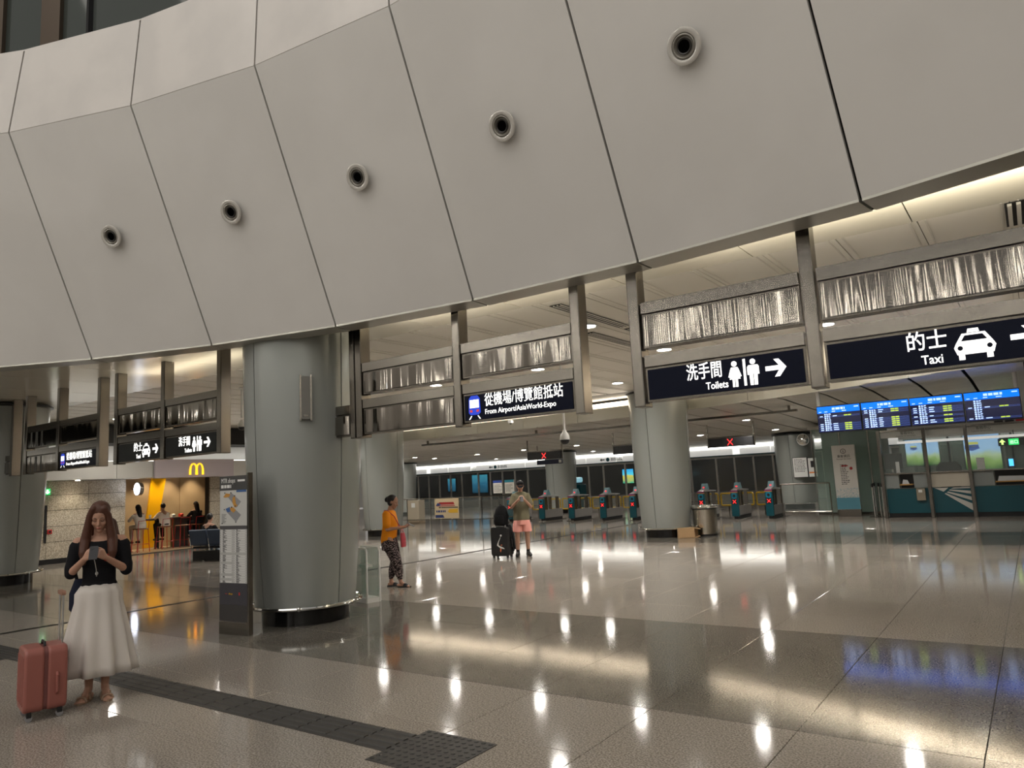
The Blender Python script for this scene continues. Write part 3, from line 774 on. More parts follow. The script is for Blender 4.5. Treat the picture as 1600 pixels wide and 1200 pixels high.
p = aty(378, 672, 9.3); dome('dome_camera', 'white dome camera on a pole at the left side of the big column', p[0], 9.3, ZC, p[2] + .02, .08)
p = aty(798, 660, 13.0)
t = thing('bullet_camera', 'small white camera hanging below the train sign, left of the dome camera', 'cctv camera', (p[0], 13.0, p[2]))
b = MB(); b.box((-.045, -.05, -.02), (.045, .05, .05)); b.build('housing', M_WHITE, t, bevel=.01)
b = MB(); b.lathe([(0, -.045), (.022, -.035), (.026, -.02)], 12); b.build('lens', M_BLACK, t)
b = MB(); b.tube([(0, 0, .05), (0, 0, ZC - p[2])], .008, 8); b.build('cable', M_WHITE, t)

# ================================================================ OVERHEAD CABLE TRACK
pp = [aty(*q, 20.95) for q in [(660, 692), (830, 681), (1060, 660), (1246, 646)]]
zt = 3.28
ct = thing('cable_track', 'long brown steel cable track hung below the low ceiling', 'cable track', (pp[0][0], 20.95, zt))
L = pp[3][0] - pp[0][0]
b = MB(); b.box((0, -.06, -.06), (L, .06, .0)); b.build('track', M_POST, ct)
for fx in (0.02, .38, .70, .985):
    b = MB(); b.box((L * fx - .03, -.03, 0), (L * fx + .03, .03, zlow(20.95) - zt)); b.build('drop_rod', M_POST, ct)

# ================================================================ TICKET GATES
YG = 25.0
gx = [aty(*p, YG)[0] for p in [(797, 815), (847, 817), (893.5, 816), (943, 815), (990, 814), (1098, 811), (1150, 809), (1204, 808)]]
g = thing('ticket_gate', 'teal fronted ticket gate with a red cross light, nearest to the man in pink shorts', 'ticket gate', (0, 0, 0))
b = MB(); b.prism([(-.125, .10), (.125, .10), (.125, .98), (-.125, .98)], 0, .10, 'y'); b.build('front_panel', M_TEAL, g, bevel=.012)
b = MB(); b.box((-.06, .04, .0), (.06, 1.5, .12)); b.build('plinth', M_BLACK, g)
b = MB(); b.box((-.20, -.05, 0), (.20, 1.6, .018)); b.build('foot_plate', M_STEEL, g, bevel=.004)
b = MB(); b.box((-.07, .10, .12), (.07, 1.55, .45)); b.build('lower_body', mat('gate_side', (.42, .41, .40), .3, .4), g, bevel=.01)
b = MB(); b.box((-.07, .10, .45), (.07, .40, .98)); b.build('front_housing', M_STEEL, g)
for y_ in (.65, 1.2): b = MB(); b.box((-.06, y_, .45), (.06, y_ + .07, .965)); b.build('upright', M_STEEL, g)
b = MB(); b.prism([(.0, .98), (1.3, .955), (1.35, .975), (1.3, .99), (.62, 1.03), (.30, 1.06), (.0, 1.0)], -.10, .10, 'x'); b.build('top_slab', mat('gate_slab', (.50, .51, .52), .3, .2), g, bevel=.01)
b = MB(); b.box((-.125, -.005, .93), (.125, .06, .985)); b.build('light_bar', mat('gate_purple', (.20, .03, .12), .3), g)
b = MB(); b.box((-.126, -.004, .905), (.126, .06, .928)); b.build('trim_bar', mat('gate_orange', (.55, .28, .05), .4), g)
b = MB(); b.prism([(.30, 1.04), (.62, 1.04), (.50, 1.25), (.42, 1.25)], -.10, .10, 'x'); rd = b.build('reader_head', mat('reader_blue', (.28, .50, .58), .3), g, bevel=.008)
b = MB(); b.add([(-.075, .325, 1.07), (.075, .325, 1.07), (.075, .415, 1.22), (-.075, .415, 1.22)], [(0, 1, 2, 3)]); b.build('reader_screen', mat('screen_blue', (.01, .03, .10), .2, emit=(.03, .12, .35), es=.8), rd)
b = MB(); b.add([(-.03, .335, 1.10), (.03, .335, 1.10), (.03, .355, 1.135), (-.03, .355, 1.135)], [(0, 1, 2, 3)]); b.build('screen_mark', M_RED, rd).location = (0, -.012, 0)
b = MB(); b.lathe([(0, .012), (.045, .012), (.055, 0)], 20, M=Matrix.Translation((0, 0, .80)) @ Matrix.Rotation(PI / 2, 4, 'X')); b.build('ticket_eye', M_BLACK, g)
b = MB(); b.prism(rounded(.17, .20, .05), -.006, 0, 'y', Matrix.Translation((0, 0, .80))); b.build('eye_surround', mat('teal_bright', (.01, .20, .32), .3), g)
b = MB()
for s in (-1, 1): b.prism([(-.055, -.055 * s - .012), (-.055 + 0, -.055 * s + .012), (.055, .055 * s + .012), (.055, .055 * s - .012)], -.012, -.006, 'y', Matrix.Translation((0, 0, .60)))
b.build('red_cross', M_RED, g)
b = MB(); b.box((-.08, -.007, .52), (.08, -.001, .69)); b.build('cross_panel', M_BLACK, g)
GL = ['teal ticket gate half hidden behind the man and his backpack', 'teal ticket gate with a red cross, first one right of the man',
      'teal ticket gate with a red cross, second one right of the man', 'teal fronted ticket gate with a red cross, third right of the man in pink shorts',
      'teal ticket gate with a red cross, just left of the tapered column', 'teal ticket gate with a red cross, directly behind the steel bin',
      'teal ticket gate with a red cross, first one right of the steel bin', 'teal ticket gate with a red cross, beside the steel railing at the right end']
for i, x in enumerate(gx):
    o = g if i == 0 else copy_tree(g); o.location = (x, YG, 0); o['label'] = GL[i]; o['group'] = 'row of ticket gates'
# yellow flap barriers
fb = thing('barrier_gate', 'yellow tube frame barrier between the ticket gates', 'barrier', (0, 0, 0))
def rrect(w_, z0, z1, r=.05, n=4): return [(x, 0, z) for x, z in rounded(w_, z1 - z0, r, n, w_ / 2, (z0 + z1) / 2)]
b = MB(); b.tube([(x, 0, z) for x, _, z in rrect(.56, .38, .82)], .03, 8, True); b.build('tube_frame', M_YEL, fb, True)
b = MB(); b.box((.03, -.004, .41), (.53, .004, .79)); b.build('panel', M_GLASS, fb)
b = MB(); b.tube([(.28, 0, 0), (.28, 0, .36)], .025, 8); b.build('support_post', M_STEEL, fb)
BL = ['between the man in pink shorts and the first gate', 'behind the first gate right of the man', 'in front of the far pale column', 'behind the second gate right of the man', 'right of the second gate', 'behind the third gate', 'right of the third gate', 'behind the gate left of the tapered column', 'right of the steel bin, left one', 'right of the steel bin, right one', 'left of the gate at the right end', 'just beside the right end gate']
bx = []
for c_ in (831, 877.5, 924.5, 972.5, 1125.5, 1181):
    x_ = aty(c_, 791, 27.2)[0]; bx += [x_ - .62, x_ + .06]
for i, x in enumerate([q for q in bx][:12]):
    o = fb if i == 0 else copy_tree(fb); o.location = (x, 27.2, 0); o['label'] = 'yellow tube frame flap barrier ' + BL[i]; o['group'] = 'yellow flap barriers'
# lane signs with red crosses
def lane_sign(label, pl, pr, y=24.3):
    a, c = aty(*pl, y), aty(*pr, y); z = 2.63; t = thing('lane_sign', label, 'led sign', ((a[0] + c[0]) / 2, y, z), 0, 'black led lane signs above the gates'); L = c[0] - a[0]
    b = MB(); b.box((-L / 2, -.08, -.15), (L / 2, .08, .15)); b.build('case', M_BLACK, t, bevel=.01)
    b = MB(); b.box((-L / 2 - .02, -.07, .15), (L / 2 + .02, .07, .20)); b.build('top_rail', M_POST, t)
    b = MB()
    for s in (-1, 1): b.prism([(-.09, -.10 * s - .018), (-.09, -.10 * s + .018), (.09, .10 * s + .018), (.09, .10 * s - .018)], -.088, -.082, 'y')
    b.build('red_cross', M_RED, t)
    for s in (-1, 1):
        b = MB(); b.tube([(s * (L / 2 + .03), 0, -.16), (s * (L / 2 + .03), 0, zlow(y) - z)], .03, 8); b.build('hanger_post', M_STEEL, t, True)
    return t
lane_sign('black lane sign with a red cross hanging above the first gates, below the dome camera', (826, 716), (878, 712))
lane_sign('black lane sign with red cross partly hidden by the tapered column', (960, 707), (1030, 703))
lane_sign('black lane sign with a red cross right of the tapered column', (1108, 698), (1178, 693))
p0, p1 = aty(840, 723, 27), aty(879, 720, 27)
t = thing('direction_sign', 'dark blue hanging sign just below the first lane sign', 'hanging sign', ((p0[0] + p1[0]) / 2, 27, p0[2])); L = p1[0] - p0[0]
b = MB(); b.box((-L / 2, -.05, -.10), (L / 2, .05, .10)); b.build('case', mat('navy', (.01, .015, .05), .3), t)
b = MB(); b.box((L / 2 - .16, -.056, -.06), (L / 2 - .03, -.05, .07)); b.build('white_tile', M_WHITE, t)
b = MB(); b.box((-L / 2, -.01, .10), (-L / 2 + .03, .01, zlow(27) - p0[2])); b.box((L / 2 - .03, -.01, .10), (L / 2, .01, zlow(27) - p0[2])); b.build('hangers', M_POST, t)

# ================================================================ PLATFORM SCREEN DOORS  (y = 40)
YP = 40.0
psd = snode('wall_platform'); M_PGL = mat('psd_glass', (.13, .135, .13), .08, alpha=.58, spec=.9); M_PFR = mat('psd_frame', (.66, .64, .61), .45, 0)
M_HEAD = mat('header_white', (.8, .8, .78), .35, emit=(1, 1, .96), es=.16)
xe = [aty(px_, 740, YP)[0] for px_ in (628, 645, 667, 682, 707, 717, 734, 752, 770, 788, 807, 826)]
x = -41.; k = 0
pat = [1.05, 1.05, 1.5, 1.05, 1.05]
fr = MB()
while x < 7:
    wd = pat[k % 5]; k += 1
    b = MB(); b.box((x + .03, YP, .52), (x + wd - .03, YP + .04, 2.36)); b.build('glass_pane', M_PGL, psd)
    b = MB(); b.box((x - .045, YP - .06, 0), (x + .045, YP + .05, 2.46)); b.build('frame_post', M_PFR, psd)
    b = MB(); b.box((x + .045, YP - .03, 0.02), (x + wd - .045, YP + .03, .50)); b.build('base_panel', M_GREYF, psd)
    if k % 2: b = MB(); b.box((x + .01, YP - .25, 2.52), (x + wd * 2 - .03, YP - .2, 2.88)); b.build('header_panel', M_HEAD, psd)
    x += wd
b = MB(); b.box((-41, YP - .05, 2.36), (7, YP + .05, 2.46)); b.build('lintel', M_PFR, psd)
b = MB(); b.box((-41, YP - .26, 2.46), (7, YP - .18, 2.52)); b.build('teal_band', M_TEAL, psd)
b = MB(); b.box((-41, YP - .3, 2.92), (7, YP - .15, 3.03)); b.build('strip_lamp', M_STRIP, psd)
b = MB(); b.box((-41, YP - .1, 2.46), (7, YP + .5, 3.05)); b.build('header_box', M_WHITE, psd)
# direction marks on the header
for q, s in (((875, 718), 1), ((945, 719), 0), ((770, 729), 1)):
    p = aty(q[0], q[1], YP - .26)
    t = MB(); t.prism([(-.35, 0), (-.22, .09), (-.22, .03), (-.02, .03), (-.02, -.03), (-.22, -.03), (-.22, -.09)], -.006, 0, 'y', Matrix.Translation((p[0], YP - .252, 2.70)))
    o = t.build('header_arrow', M_BLACK, psd)
    t = MB(); t.prism(disc(.20, 0, .12), -.006, 0, 'y', Matrix.Translation((p[0], YP - .252, 2.70))); t.build('line_badge', M_TEAL, psd)
    t = text_bars(p[0] + .42, p[0] + 1.3, 2.62, 2.80, 2, YP - .252, random.Random(3), 1, .6); t.build('print_lines', M_BLACK, psd)['kind'] = 'stuff'
# far side of the track: dark wall, faintly glowing in place of tunnel light, with lit advertising panels
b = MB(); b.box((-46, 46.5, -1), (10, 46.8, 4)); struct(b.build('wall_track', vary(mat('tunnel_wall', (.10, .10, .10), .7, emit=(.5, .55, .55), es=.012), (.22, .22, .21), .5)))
b = MB(); b.box((-46, 40.6, -1.4), (10, 46.6, -1.3)); struct(b.build('trim_6', M_SEAM))
def grad_mat(name, stops, es, scale=2., lo=(0, 0), axis=2, noise=.6):
    m = bpy.data.materials.new(name); m.use_nodes = True; N, L = nodes_of(m); b = N['Principled BSDF']
    tc = N.new('ShaderNodeTexCoord'); sp = N.new('ShaderNodeSeparateXYZ'); L.new(tc.outputs['Generated'], sp.inputs[0])
    nz_ = N.new('ShaderNodeTexNoise'); nz_.inputs['Scale'].default_value = scale; L.new(tc.outputs['Generated'], nz_.inputs['Vector'])
    ma = N.new('ShaderNodeMath'); ma.operation = 'MULTIPLY_ADD'; ma.inputs[1].default_value = noise; L.new(nz_.outputs['Fac'], ma.inputs[0]); L.new(sp.outputs[axis], ma.inputs[2])
    sb = N.new('ShaderNodeMath'); sb.operation = 'SUBTRACT'; sb.inputs[1].default_value = noise * .5; L.new(ma.outputs[0], sb.inputs[0])
    r = N.new('ShaderNodeValToRGB'); L.new(sb.outputs[0], r.inputs[0]); e = r.color_ramp.elements
    while len(e) < len(stops): e.new(.5)
    for i, (p_, c_) in enumerate(stops): e[i].position = p_; e[i].color = (*c_, 1)
    L.new(r.outputs[0], b.inputs['Emission Color']); b.inputs['Emission Strength'].default_value = es; b.inputs['Base Color'].default_value = (.02, .02, .02, 1); b.inputs['Roughness'].default_value = .2
    return m
G1 = grad_mat('ad_blue', [(0, (.02, .12, .2)), (.5, (.05, .3, .5)), (1, (.1, .6, .8))], 1.0, 4)
G2 = grad_mat('ad_cyan', [(0, (.05, .5, .3)), (.45, (.8, .7, .1)), (.6, (.1, .8, 1.)), (1, (.05, .5, 1.))], 2.2, 3)
def ad(px0, px1, py0, py1, m, label, y=46.4):
    a = aty(px0, (py0 + py1) / 2, y); c = aty(px1, (py0 + py1) / 2, y); z1 = aty((px0 + px1) / 2, py0, y)[2]; z0 = aty((px0 + px1) / 2, py1, y)[2]
    t = thing('advert_screen', label, 'advert', ((a[0] + c[0]) / 2, y, z0)); wd = c[0] - a[0]
    b = MB(); b.box((-wd / 2 - .06, 0, -.06), (wd / 2 + .06, .08, z1 - z0 + .06)); b.build('frame', M_DARKM, t)
    b = MB(); b.box((-wd / 2, -.012, 0), (wd / 2, -.002, z1 - z0)); b.build('screen', m, t)
    return t
ad(630, 650, 748, 778, grad_mat('ad_face', [(0, (.02, .05, .08)), (.45, (.08, .3, .42)), (.6, (.6, .65, .7)), (1, (.02, .08, .14))], 1.2, 3, axis=0), 'lit blue advert behind the glass doors at their left end')
ad(700, 712, 748, 768, G1, 'dim blue advert behind the glass doors, left of the poster railing', 46.4)
ad(738, 762, 742, 770, G1, 'dim blue advert behind the glass doors, above the banner on the railing', 46.4)
ad(973, 990, 733, 755, G2, 'bright cyan and yellow advert behind the glass doors, above the gates', 46.4)
# help machine, poster stands, notices
p = atz(898, 802, 0); p = aty(898, 770, 32)
t = thing('service_machine', 'teal self service machine with pale blue top behind the ticket gates', 'machine', (p[0], 32, 0))
b = MB(); b.box((-.33, -.3, 0), (.33, .3, 1.45)); b.build('cabinet', M_TEAL, t, bevel=.02)
b = MB(); b.box((.33, -.3, .55), (.52, .3, 1.35)); b.build('side_cabinet', M_TEAL, t, bevel=.02)
b = MB(); b.prism(rounded(.66, .26, .08, 4, 0, 1.58), -.3, .3, 'y'); o = b.build('top_sign', mat('pale_blue', (.35, .6, .7), .4, emit=(.3, .6, .7), es=.3), t)
t_ = text_bars(-.25, .2, 1.52, 1.64, 1, -.301, random.Random(5), 1, .7); t_.build('print', M_BLACK, o)
def poster_stand(label, pl, pr, py0, py1, ybase, y, topcol):
    a, c = aty(pl, py0, y), aty(pr, py0, y); zt_, zb_ = a[2], aty(pl, py1, y)[2]; wd = c[0] - a[0]
    t = thing('poster_stand', label, 'poster stand', ((a[0] + c[0]) / 2, y, 0))
    b = MB(); b.tube([(0, .03, 0), (0, .03, zt_)], .03, 8); b.lathe([(.25, 0), (.25, .02), (0, .02)], 20); b.build('stand', M_STEEL, t)
    b = MB(); b.box((-wd / 2, -.02, zb_), (wd / 2, .02, zt_)); b.build('poster', mat('poster_paper', (.62, .60, .54), .6), t)
    b = MB(); b.box((-wd / 2, -.024, zt_ - .13), (wd / 2, -.0202, zt_)); b.build('heading', topcol, t)
    text_bars(-wd / 2 + .06, wd / 2 - .06, zb_ + .08, zt_ - .2, 7, -.0205, random.Random(9), .9, .35).build('print', M_DARKM, t)['kind'] = 'stuff'
poster_stand('white poster on a stand with a blue heading, left of the man', 770.5, 784.5, 751, 771, 0, 30, mat('head_blue', (.03, .06, .25), .4))
poster_stand('white poster on a stand with a teal heading, beside the head of the man', 788.5, 803, 750, 771, 0, 30, mat('head_teal', (.02, .18, .25), .4))

# railings
def railing(label, pts, zt_=1.12, zb_=.22, posts=None, r=.022):
    t = thing('railing', label, 'railing', (pts[0][0], pts[0][1], 0)); o_ = Vector(pts[0])
    P = [Vector(p) - o_ for p in pts]
    b = MB(); b.tube([(p.x, p.y, zt_) for p in P], r, 8); b.build('top_rail', M_STEEL, t, True)
    b = MB(); b.tube([(p.x, p.y, zb_) for p in P], r * .8, 8); b.build('bottom_rail', M_STEEL, t, True)
    for a, c in zip(P, P[1:]):
        n = max(1, round((c - a).length / 1.25))
        for k in range(n + 1):
            q = a + (c - a) * k / n
            if k == n and c is not P[-1]: continue
            b = MB(); b.tube([(q.x, q.y, 0), (q.x, q.y, zt_)], r * .9, 8); b.build('post', M_STEEL, t, True)
        b = MB(); d = (c - a).normalized() * .05; b.add([(a.x + d.x, a.y + d.y, zb_), (c.x - d.x, c.y - d.y, zb_), (c.x - d.x, c.y - d.y, zt_ - .04), (a.x + d.x, a.y + d.y, zt_ - .04)], [(0, 1, 2, 3)]); b.build('glass', M_GLASS, t)
    return t
pA = atz(618, 825, 0); pB = atz(737, 823, 0); pD = aty(800, 815, 25.2)
railing('long glass and steel railing carrying the beige banner, behind the woman in orange', [(-24.2, 23.6), (-18.6, 23.6), (-17.9, 25.0)])
pE = aty(1213, 757, 25.4); pF = aty(1296, 755, 25.4)
railing('steel railing between the last ticket gate and the information stand', [(pE[0] + .14, 25.4), (pF[0], 25.4)], 1.12, .20)
# banner on the railing
p = aty(679, 785, 23.5); p2 = aty(716, 783, 23.5)
t = thing('banner', 'beige banner with red and blue print hung on the glass railing', 'banner', ((p[0] + p2[0]) / 2, 23.52, 0)); wd = p2[0] - p[0]
b = MB(); b.box((-wd / 2, -.015, .27), (wd / 2, .015, 1.10)); b.build('sheet', mat('banner_beige', (.55, .44, .28), .6), t)
b = MB(); b.prism([(-wd * .38, .86), (-wd * .30, .95), (wd * .30, .95), (wd * .36, .78), (-wd * .42, .78)], -.019, -.0155, 'y'); b.build('red_flash', mat('print_red', (.35, .03, .03), .5), t)
b = MB(); b.prism([(-wd * .45, .80), (-wd * .38, .92), (-wd * .25, .88), (-wd * .22, .80)], -.021, -.0195, 'y'); b.build('blue_flash', mat('print_navy', (.02, .04, .15), .5), t)
b = MB(); b.prism([(-wd * .48, .30), (-wd * .10, .30), (-wd * .16, .42), (-wd * .48, .42)], -.021, -.0155, 'y'); b.build('blue_corner', mat('print_navy', (.02, .04, .15), .5), t)
b = MB(); b.prism([(wd * .05, .56), (wd * .12, .66), (wd * .47, .66), (wd * .47, .50), (wd * .12, .50)], -.019, -.0155, 'y'); b.build('yellow_flash', mat('print_amber', (.6, .35, .03), .5), t)
text_bars(-wd * .32, wd * .32, .70, .76, 1, -.0205, random.Random(2), 1, .7).build('print', M_BLACK, t)['kind'] = 'stuff'
text_bars(-wd * .44, wd * .02, .50, .64, 1, -.0205, random.Random(4), 1, .6).build('print', mat('print_navy', (.02, .04, .15), .5), t)['kind'] = 'stuff'
text_bars(-wd * .28, wd * .30, .81, .85, 1, -.0205, random.Random(6), 1, .7).build('print', mat('print_beige', (.6, .5, .4), .5), t)['kind'] = 'stuff'
# beige cabinet left end
p = aty(627, 822, 24.6)
t = thing('cabinet', 'beige cabinet behind the railing, right of the column behind the woman in orange', 'cabinet', (-23.2, 24.6, 0))
b = MB(); b.box((-.35, -.2, 0), (.35, .2, 1.05)); b.build('body', mat('beige_cabinet', (.42, .34, .24), .5), t, bevel=.01)
b = MB(); b.box((-.1, -.207, .72), (.12, -.2, .92)); b.build('notice', M_WHITE, t)
# notice boards and mirror on column 3
def on_column3(name, label, cat, px0, px1, py0, py1):
    y = 30.12; a, c = aty(px0, py0, y), aty(px1, py0, y); z1, z0 = a[2], aty(px0, py1, y)[2]; wd = c[0] - a[0]; xm = (a[0] + c[0]) / 2
    t = thing(name, label, cat, (xm, y, z0)); h = z1 - z0
    b = MB(); b.box((-wd / 2, -.02, 0), (wd / 2, .06, h)); b.build('sheet', mat('notice_white', (.72, .72, .70), .5), t)
    b = MB(); b.box((-wd / 2 - .02, -.01, -.02), (wd / 2 + .02, .05, h + .02)); b.build('frame', M_DARKM, t)
    return t, wd, h
t, wd, h = on_column3('notice_board', 'larger white notice with rows of print on the column at the right', 'notice', 1238.5, 1260, 716, 746)
text_bars(-wd * .42, wd * .42, h * .25, h * .95, 9, -.0205, random.Random(1), .9, .4).build('print', M_DARKM, t)['kind'] = 'stuff'
t, wd, h = on_column3('notice_board', 'narrow white notice with an orange band on the column at the right', 'notice', 1262, 1275, 716, 745)
b = MB(); b.box((-wd * .45, -.023, h * .18), (wd * .45, -.0205, h * .26)); b.build('orange_band', mat('orange_print', (.8, .25, .05), .5), t)
b = MB(); b.box((-wd * .2, -.023, h * .5), (wd * .15, -.0205, h * .85)); b.build('phone_picture', M_BLACK, t)
p = aty(1254, 687, 29.9)
t = thing('convex_mirror', 'round convex mirror at the top of the column with notices', 'mirror', (p[0], 29.95, p[2]))
Tm = Matrix.Rotation(PI / 2, 4, 'X')
b = MB(); b.lathe([(.235, -.03), (.24, 0), (.225, .02)], 28, M=Tm); b.build('rim', M_WHITE, t, True)
b = MB(); b.lathe([(.225, .01), (.18, .045), (.10, .07), (0, .078)], 28, M=Tm); b.build('mirror', M_CHROME, t, True)
b = MB(); b.tube([(0, 0, 0), (-.1, .25, 0)], .02, 8); b.build('arm', M_STEEL, t)

# ================================================================ DEPARTURE SCREENS (hung over the counter, y = 19)
YD = 18.6
M_SB = mat('screen_blue_head', (.0, .05, .2), .3, emit=(.0, .13, .85), es=.9)
M_SK = mat('screen_dark', (.002, .003, .012), .15, emit=(.002, .004, .03), es=.6)
M_SW = mat('screen_white', (.5, .5, .6), .3, emit=(.40, .58, 1.), es=.75)
M_SY = mat('screen_lime', (.4, .5, .05), .3, emit=(.45, .62, .06), es=.6)
M_SL = mat('screen_line', (.05, .1, .3), .3, emit=(.08, .16, .6), es=.45)
xd = [aty(*p, YD)[0] for p in [(1277, 655), (1346, 650), (1422, 645), (1507, 638), (1596, 628)]]
zd0, zd1 = aty(1282, 676, YD)[2], aty(1275, 637, YD)[2]
DLB = ['leftmost of the four', 'second from the left of the four', 'third from the left of the four', 'rightmost of the four']
rg = random.Random(11); M_SB2 = M_SB
for i in range(4):
    a, c = xd[i] + .006, xd[i + 1] - .006; wd = c - a; h = zd1 - zd0
    t = thing('departure_screen', DLB[i] + ' blue flight screens hanging above the service counter', 'screen', ((a + c) / 2, YD, zd0), 0, 'flight screens above the counter')
    b = MB(); b.box((-wd / 2, 0, -.02), (wd / 2, .10, h + .02)); b.build('case', M_BLACK, t, bevel=.004)
    b = MB(); b.box((-wd / 2 + .012, -.004, 0), (wd / 2 - .012, -.001, h)); b.build('display', M_SK, t)
    b = MB(); b.box((-wd / 2 + .012, -.007, h * .74), (wd / 2 - .012, -.0045, h)); b.build('heading_band', M_SB, t)
    X = lambda u: -wd / 2 + wd * u
    b = text_bars(X(.36), X(.66), h * .84, h * .95, 1, -.0085, rg, 1, .8); b.box((X(.86), -.0095, h * .90), (X(.96), -.0085, h * .94))
    for u, wv in ((.05, .06), (.18, .07), (.35, .08), (.58, .10)): b.box((X(u), -.0095, h * .78), (X(u + wv), -.0085, h * .81))
    b.build('heading_print', M_SW, t)['kind'] = 'stuff'
    rows = [k for k in range(9) if rg.random() < .45] + [8]
    l = MB(); wb = MB(); yb = MB()
    for k in range(9):
        z = h * (.69 - k * .077)
        wb.box((X(.17), -.0075, z - h * .028), (X(.205), -.0055, z + h * .03))
        for q in range(2):
            x0 = X(.22 + q * .05); wb.box((x0, -.0075, z - h * .026 + q * .004), (x0 + wd * rg.uniform(.03, .05), -.0055, z - .002)); wb.box((x0, -.0075, z + .002), (x0 + wd * rg.uniform(.025, .045), -.0055, z + h * .026))
        if k in rows:
            l.box((X(.02), -.0065, z - h * .036), (X(.98), -.005, z - h * .028)); l.box((X(.30), -.0065, z + h * .002), (X(.98), -.005, z + h * .008))
            wb.box((X(.06), -.0075, z - h * .012), (X(.13), -.0055, z + h * .022)); wb.box((X(.36), -.0075, z - h * .014), (X(.36 + rg.uniform(.07, .12)), -.0055, z + h * .02))
            yb.box((X(.62), -.0075, z - h * .02), (X(.70), -.0055, z + h * .024)); yb.box((X(.71), -.0075, z - h * .02), (X(.78), -.0055, z + h * .024))
    l.build('row_lines', M_SL, t)['kind'] = 'stuff'; wb.build('row_print', M_SW, t)['kind'] = 'stuff'; yb.build('status_print', M_SY, t)['kind'] = 'stuff'
    if i in (0, 3):
        s = -1 if i == 0 else 1
        b = MB(); b.tube([(s * (wd / 2 - .05), .05, h), (s * (wd / 2 - .05), .05, zlow(YD) - zd0 + .02)], .045, 10); b.build('hanger_pole', M_WHITE, t, True)

# ================================================================ CUSTOMER SERVICE COUNTER (y = 25)
YC = 25.0
cs = thing('service_counter', 'teal service counter with glass screens and steel posts under the flight screens', 'counter', (0, YC, 0), 0)
PX = [aty(1380, 745, YC)[0], aty(1451, 740, YC)[0], aty(1517, 740, YC)[0], .85, 2.3]
for k, x in enumerate(PX):
    b = MB(); b.box((x - .045, -.16, 0), (x + .045, -.07, 2.66)); b.build('post', M_POST, cs, bevel=.006)
CW = mat('counter_cream', (.50, .46, .38), .4); CG = mat('counter_grey', (.26, .28, .27), .35)
def curve(x, bul=.45):  # the counter bellies outwards between x = -2.6 and .9
    return -.10 - bul * max(0, 1 - ((x + 1.9) / 1.4) ** 2) ** .5 if abs(x + 1.9) < 1.4 else -.02
def panel_run(xa, xb, z0, z1, m, name, off=0., n=8, dfn=curve):
    b = MB(); F = []; 
    for i in range(n + 1):
        x = xa + (xb - xa) * i / n; F.append((x, dfn(x) + off))
    poly = F + [(xb, .25), (xa, .25)]
    b.prism(poly, z0, z1); return b.build(name, m, cs)
cur = lambda x: -.02 - (.18 if PX[0] + .55 < x < PX[0] + .9 else 0)
flat = lambda x: .04
for (xa, xb) in ((PX[0] + .05, PX[1] - .05), (PX[1] + .05, PX[2] - .05), (PX[2] + .05, PX[3] - .05), (PX[3] + .05, PX[4])):
    panel_run(xa, xb, 0, .13, M_BLACK, 'plinth', .03, 6, flat)
    panel_run(xa, xb, .13, .86, M_TEAL, 'front_panel', 0, 6, flat)
    b = MB(); b.box((xa, -.03, 1.30), (xb, .35, 1.345)); b.build('counter_top', M_STEEL, cs, bevel=.004)
    b = MB(); b.box((xa + .02, .0, 1.345), (xb - .02, .012, 2.60)); b.build('glass_screen', M_GLASS, cs)
    b = MB(); b.box((xa, -.02, 2.60), (xb, .03, 2.66)); b.build('head_rail', M_STEEL, cs)
    b = MB(); b.box((xa, .06, 2.42), (xb, .075, 2.60)); b.build('header_band', mat('frost_band', (.62, .60, .56), .4), cs)
panel_run(PX[1] + .05, PX[2] - .05, .88, 1.30, CW, 'cream_panel', -.01, 6, flat)
for (xa, xb) in ((PX[0] + .05, PX[0] + .42), (PX[1] - .42, PX[1] - .05), (PX[2] + .05, PX[2] + .55), (PX[3] - .55, PX[3] - .05), (PX[3] + .05, PX[4])):
    panel_run(xa, xb, .88, 1.30, CG, 'grey_panel', 0, 4, flat)
# open pass-through hatches with a wooden shelf
for xa, xb in ((PX[0] + .44, PX[1] - .44), (PX[2] + .57, PX[3] - .57)):
    b = MB(); b.box((xa, -.12, .97), (xb, .25, 1.0)); b.build('hatch_shelf', mat('wood_shelf', (.50, .26, .06), .4), cs, bevel=.004)
    b = MB(); b.box((xa, .24, .88), (xb, .26, 1.30)); b.build('hatch_back', M_BLACK, cs)
    b = MB(); b.prism([(xa + .06, 1.0), (xb - .10, 1.0), (xb - .14, 1.12), (xa + .10, 1.14)], -.02, .02, 'y'); b.build('leaflet_holder', mat('clear_plastic', (.55, .58, .60), .2), cs)
# white swoosh stripes on the middle panel
xa, xb = PX[1] + .06, PX[2] - .06; S = MB(); Lw = xb - xa; yq = .02
u = lambda a, z: (xa + Lw * a, z)
for P in ([u(.04, .855), u(.42, .855), u(.28, .74)], [u(.56, .855), u(1, .855), u(1, .825), u(.48, .82)],
          [u(.46, .80), u(1, .745), u(1, .66), u(.42, .775)], [u(.40, .745), u(1, .575), u(1, .47), u(.36, .715)], [u(.33, .70), u(1, .38), u(1, .18), u(.30, .68)]):
    S.prism(P, yq, yq + .015, 'y')
S.build('swoosh_stripes', mat('swoosh_white', (.55, .54, .50), .45), cs)['kind'] = 'stuff'
b = MB(); b.box((PX[1] - .38, -.06, .50), (PX[1] - .14, .03, .86)); o = b.build('leaflet_box', mat('leaflet_metal', (.30, .26, .20), .35, .5), cs, bevel=.008)
b = MB(); b.box((PX[1] - .32, -.065, .74), (PX[1] - .22, -.06, .82)); b.build('slot', M_WHITE, o)
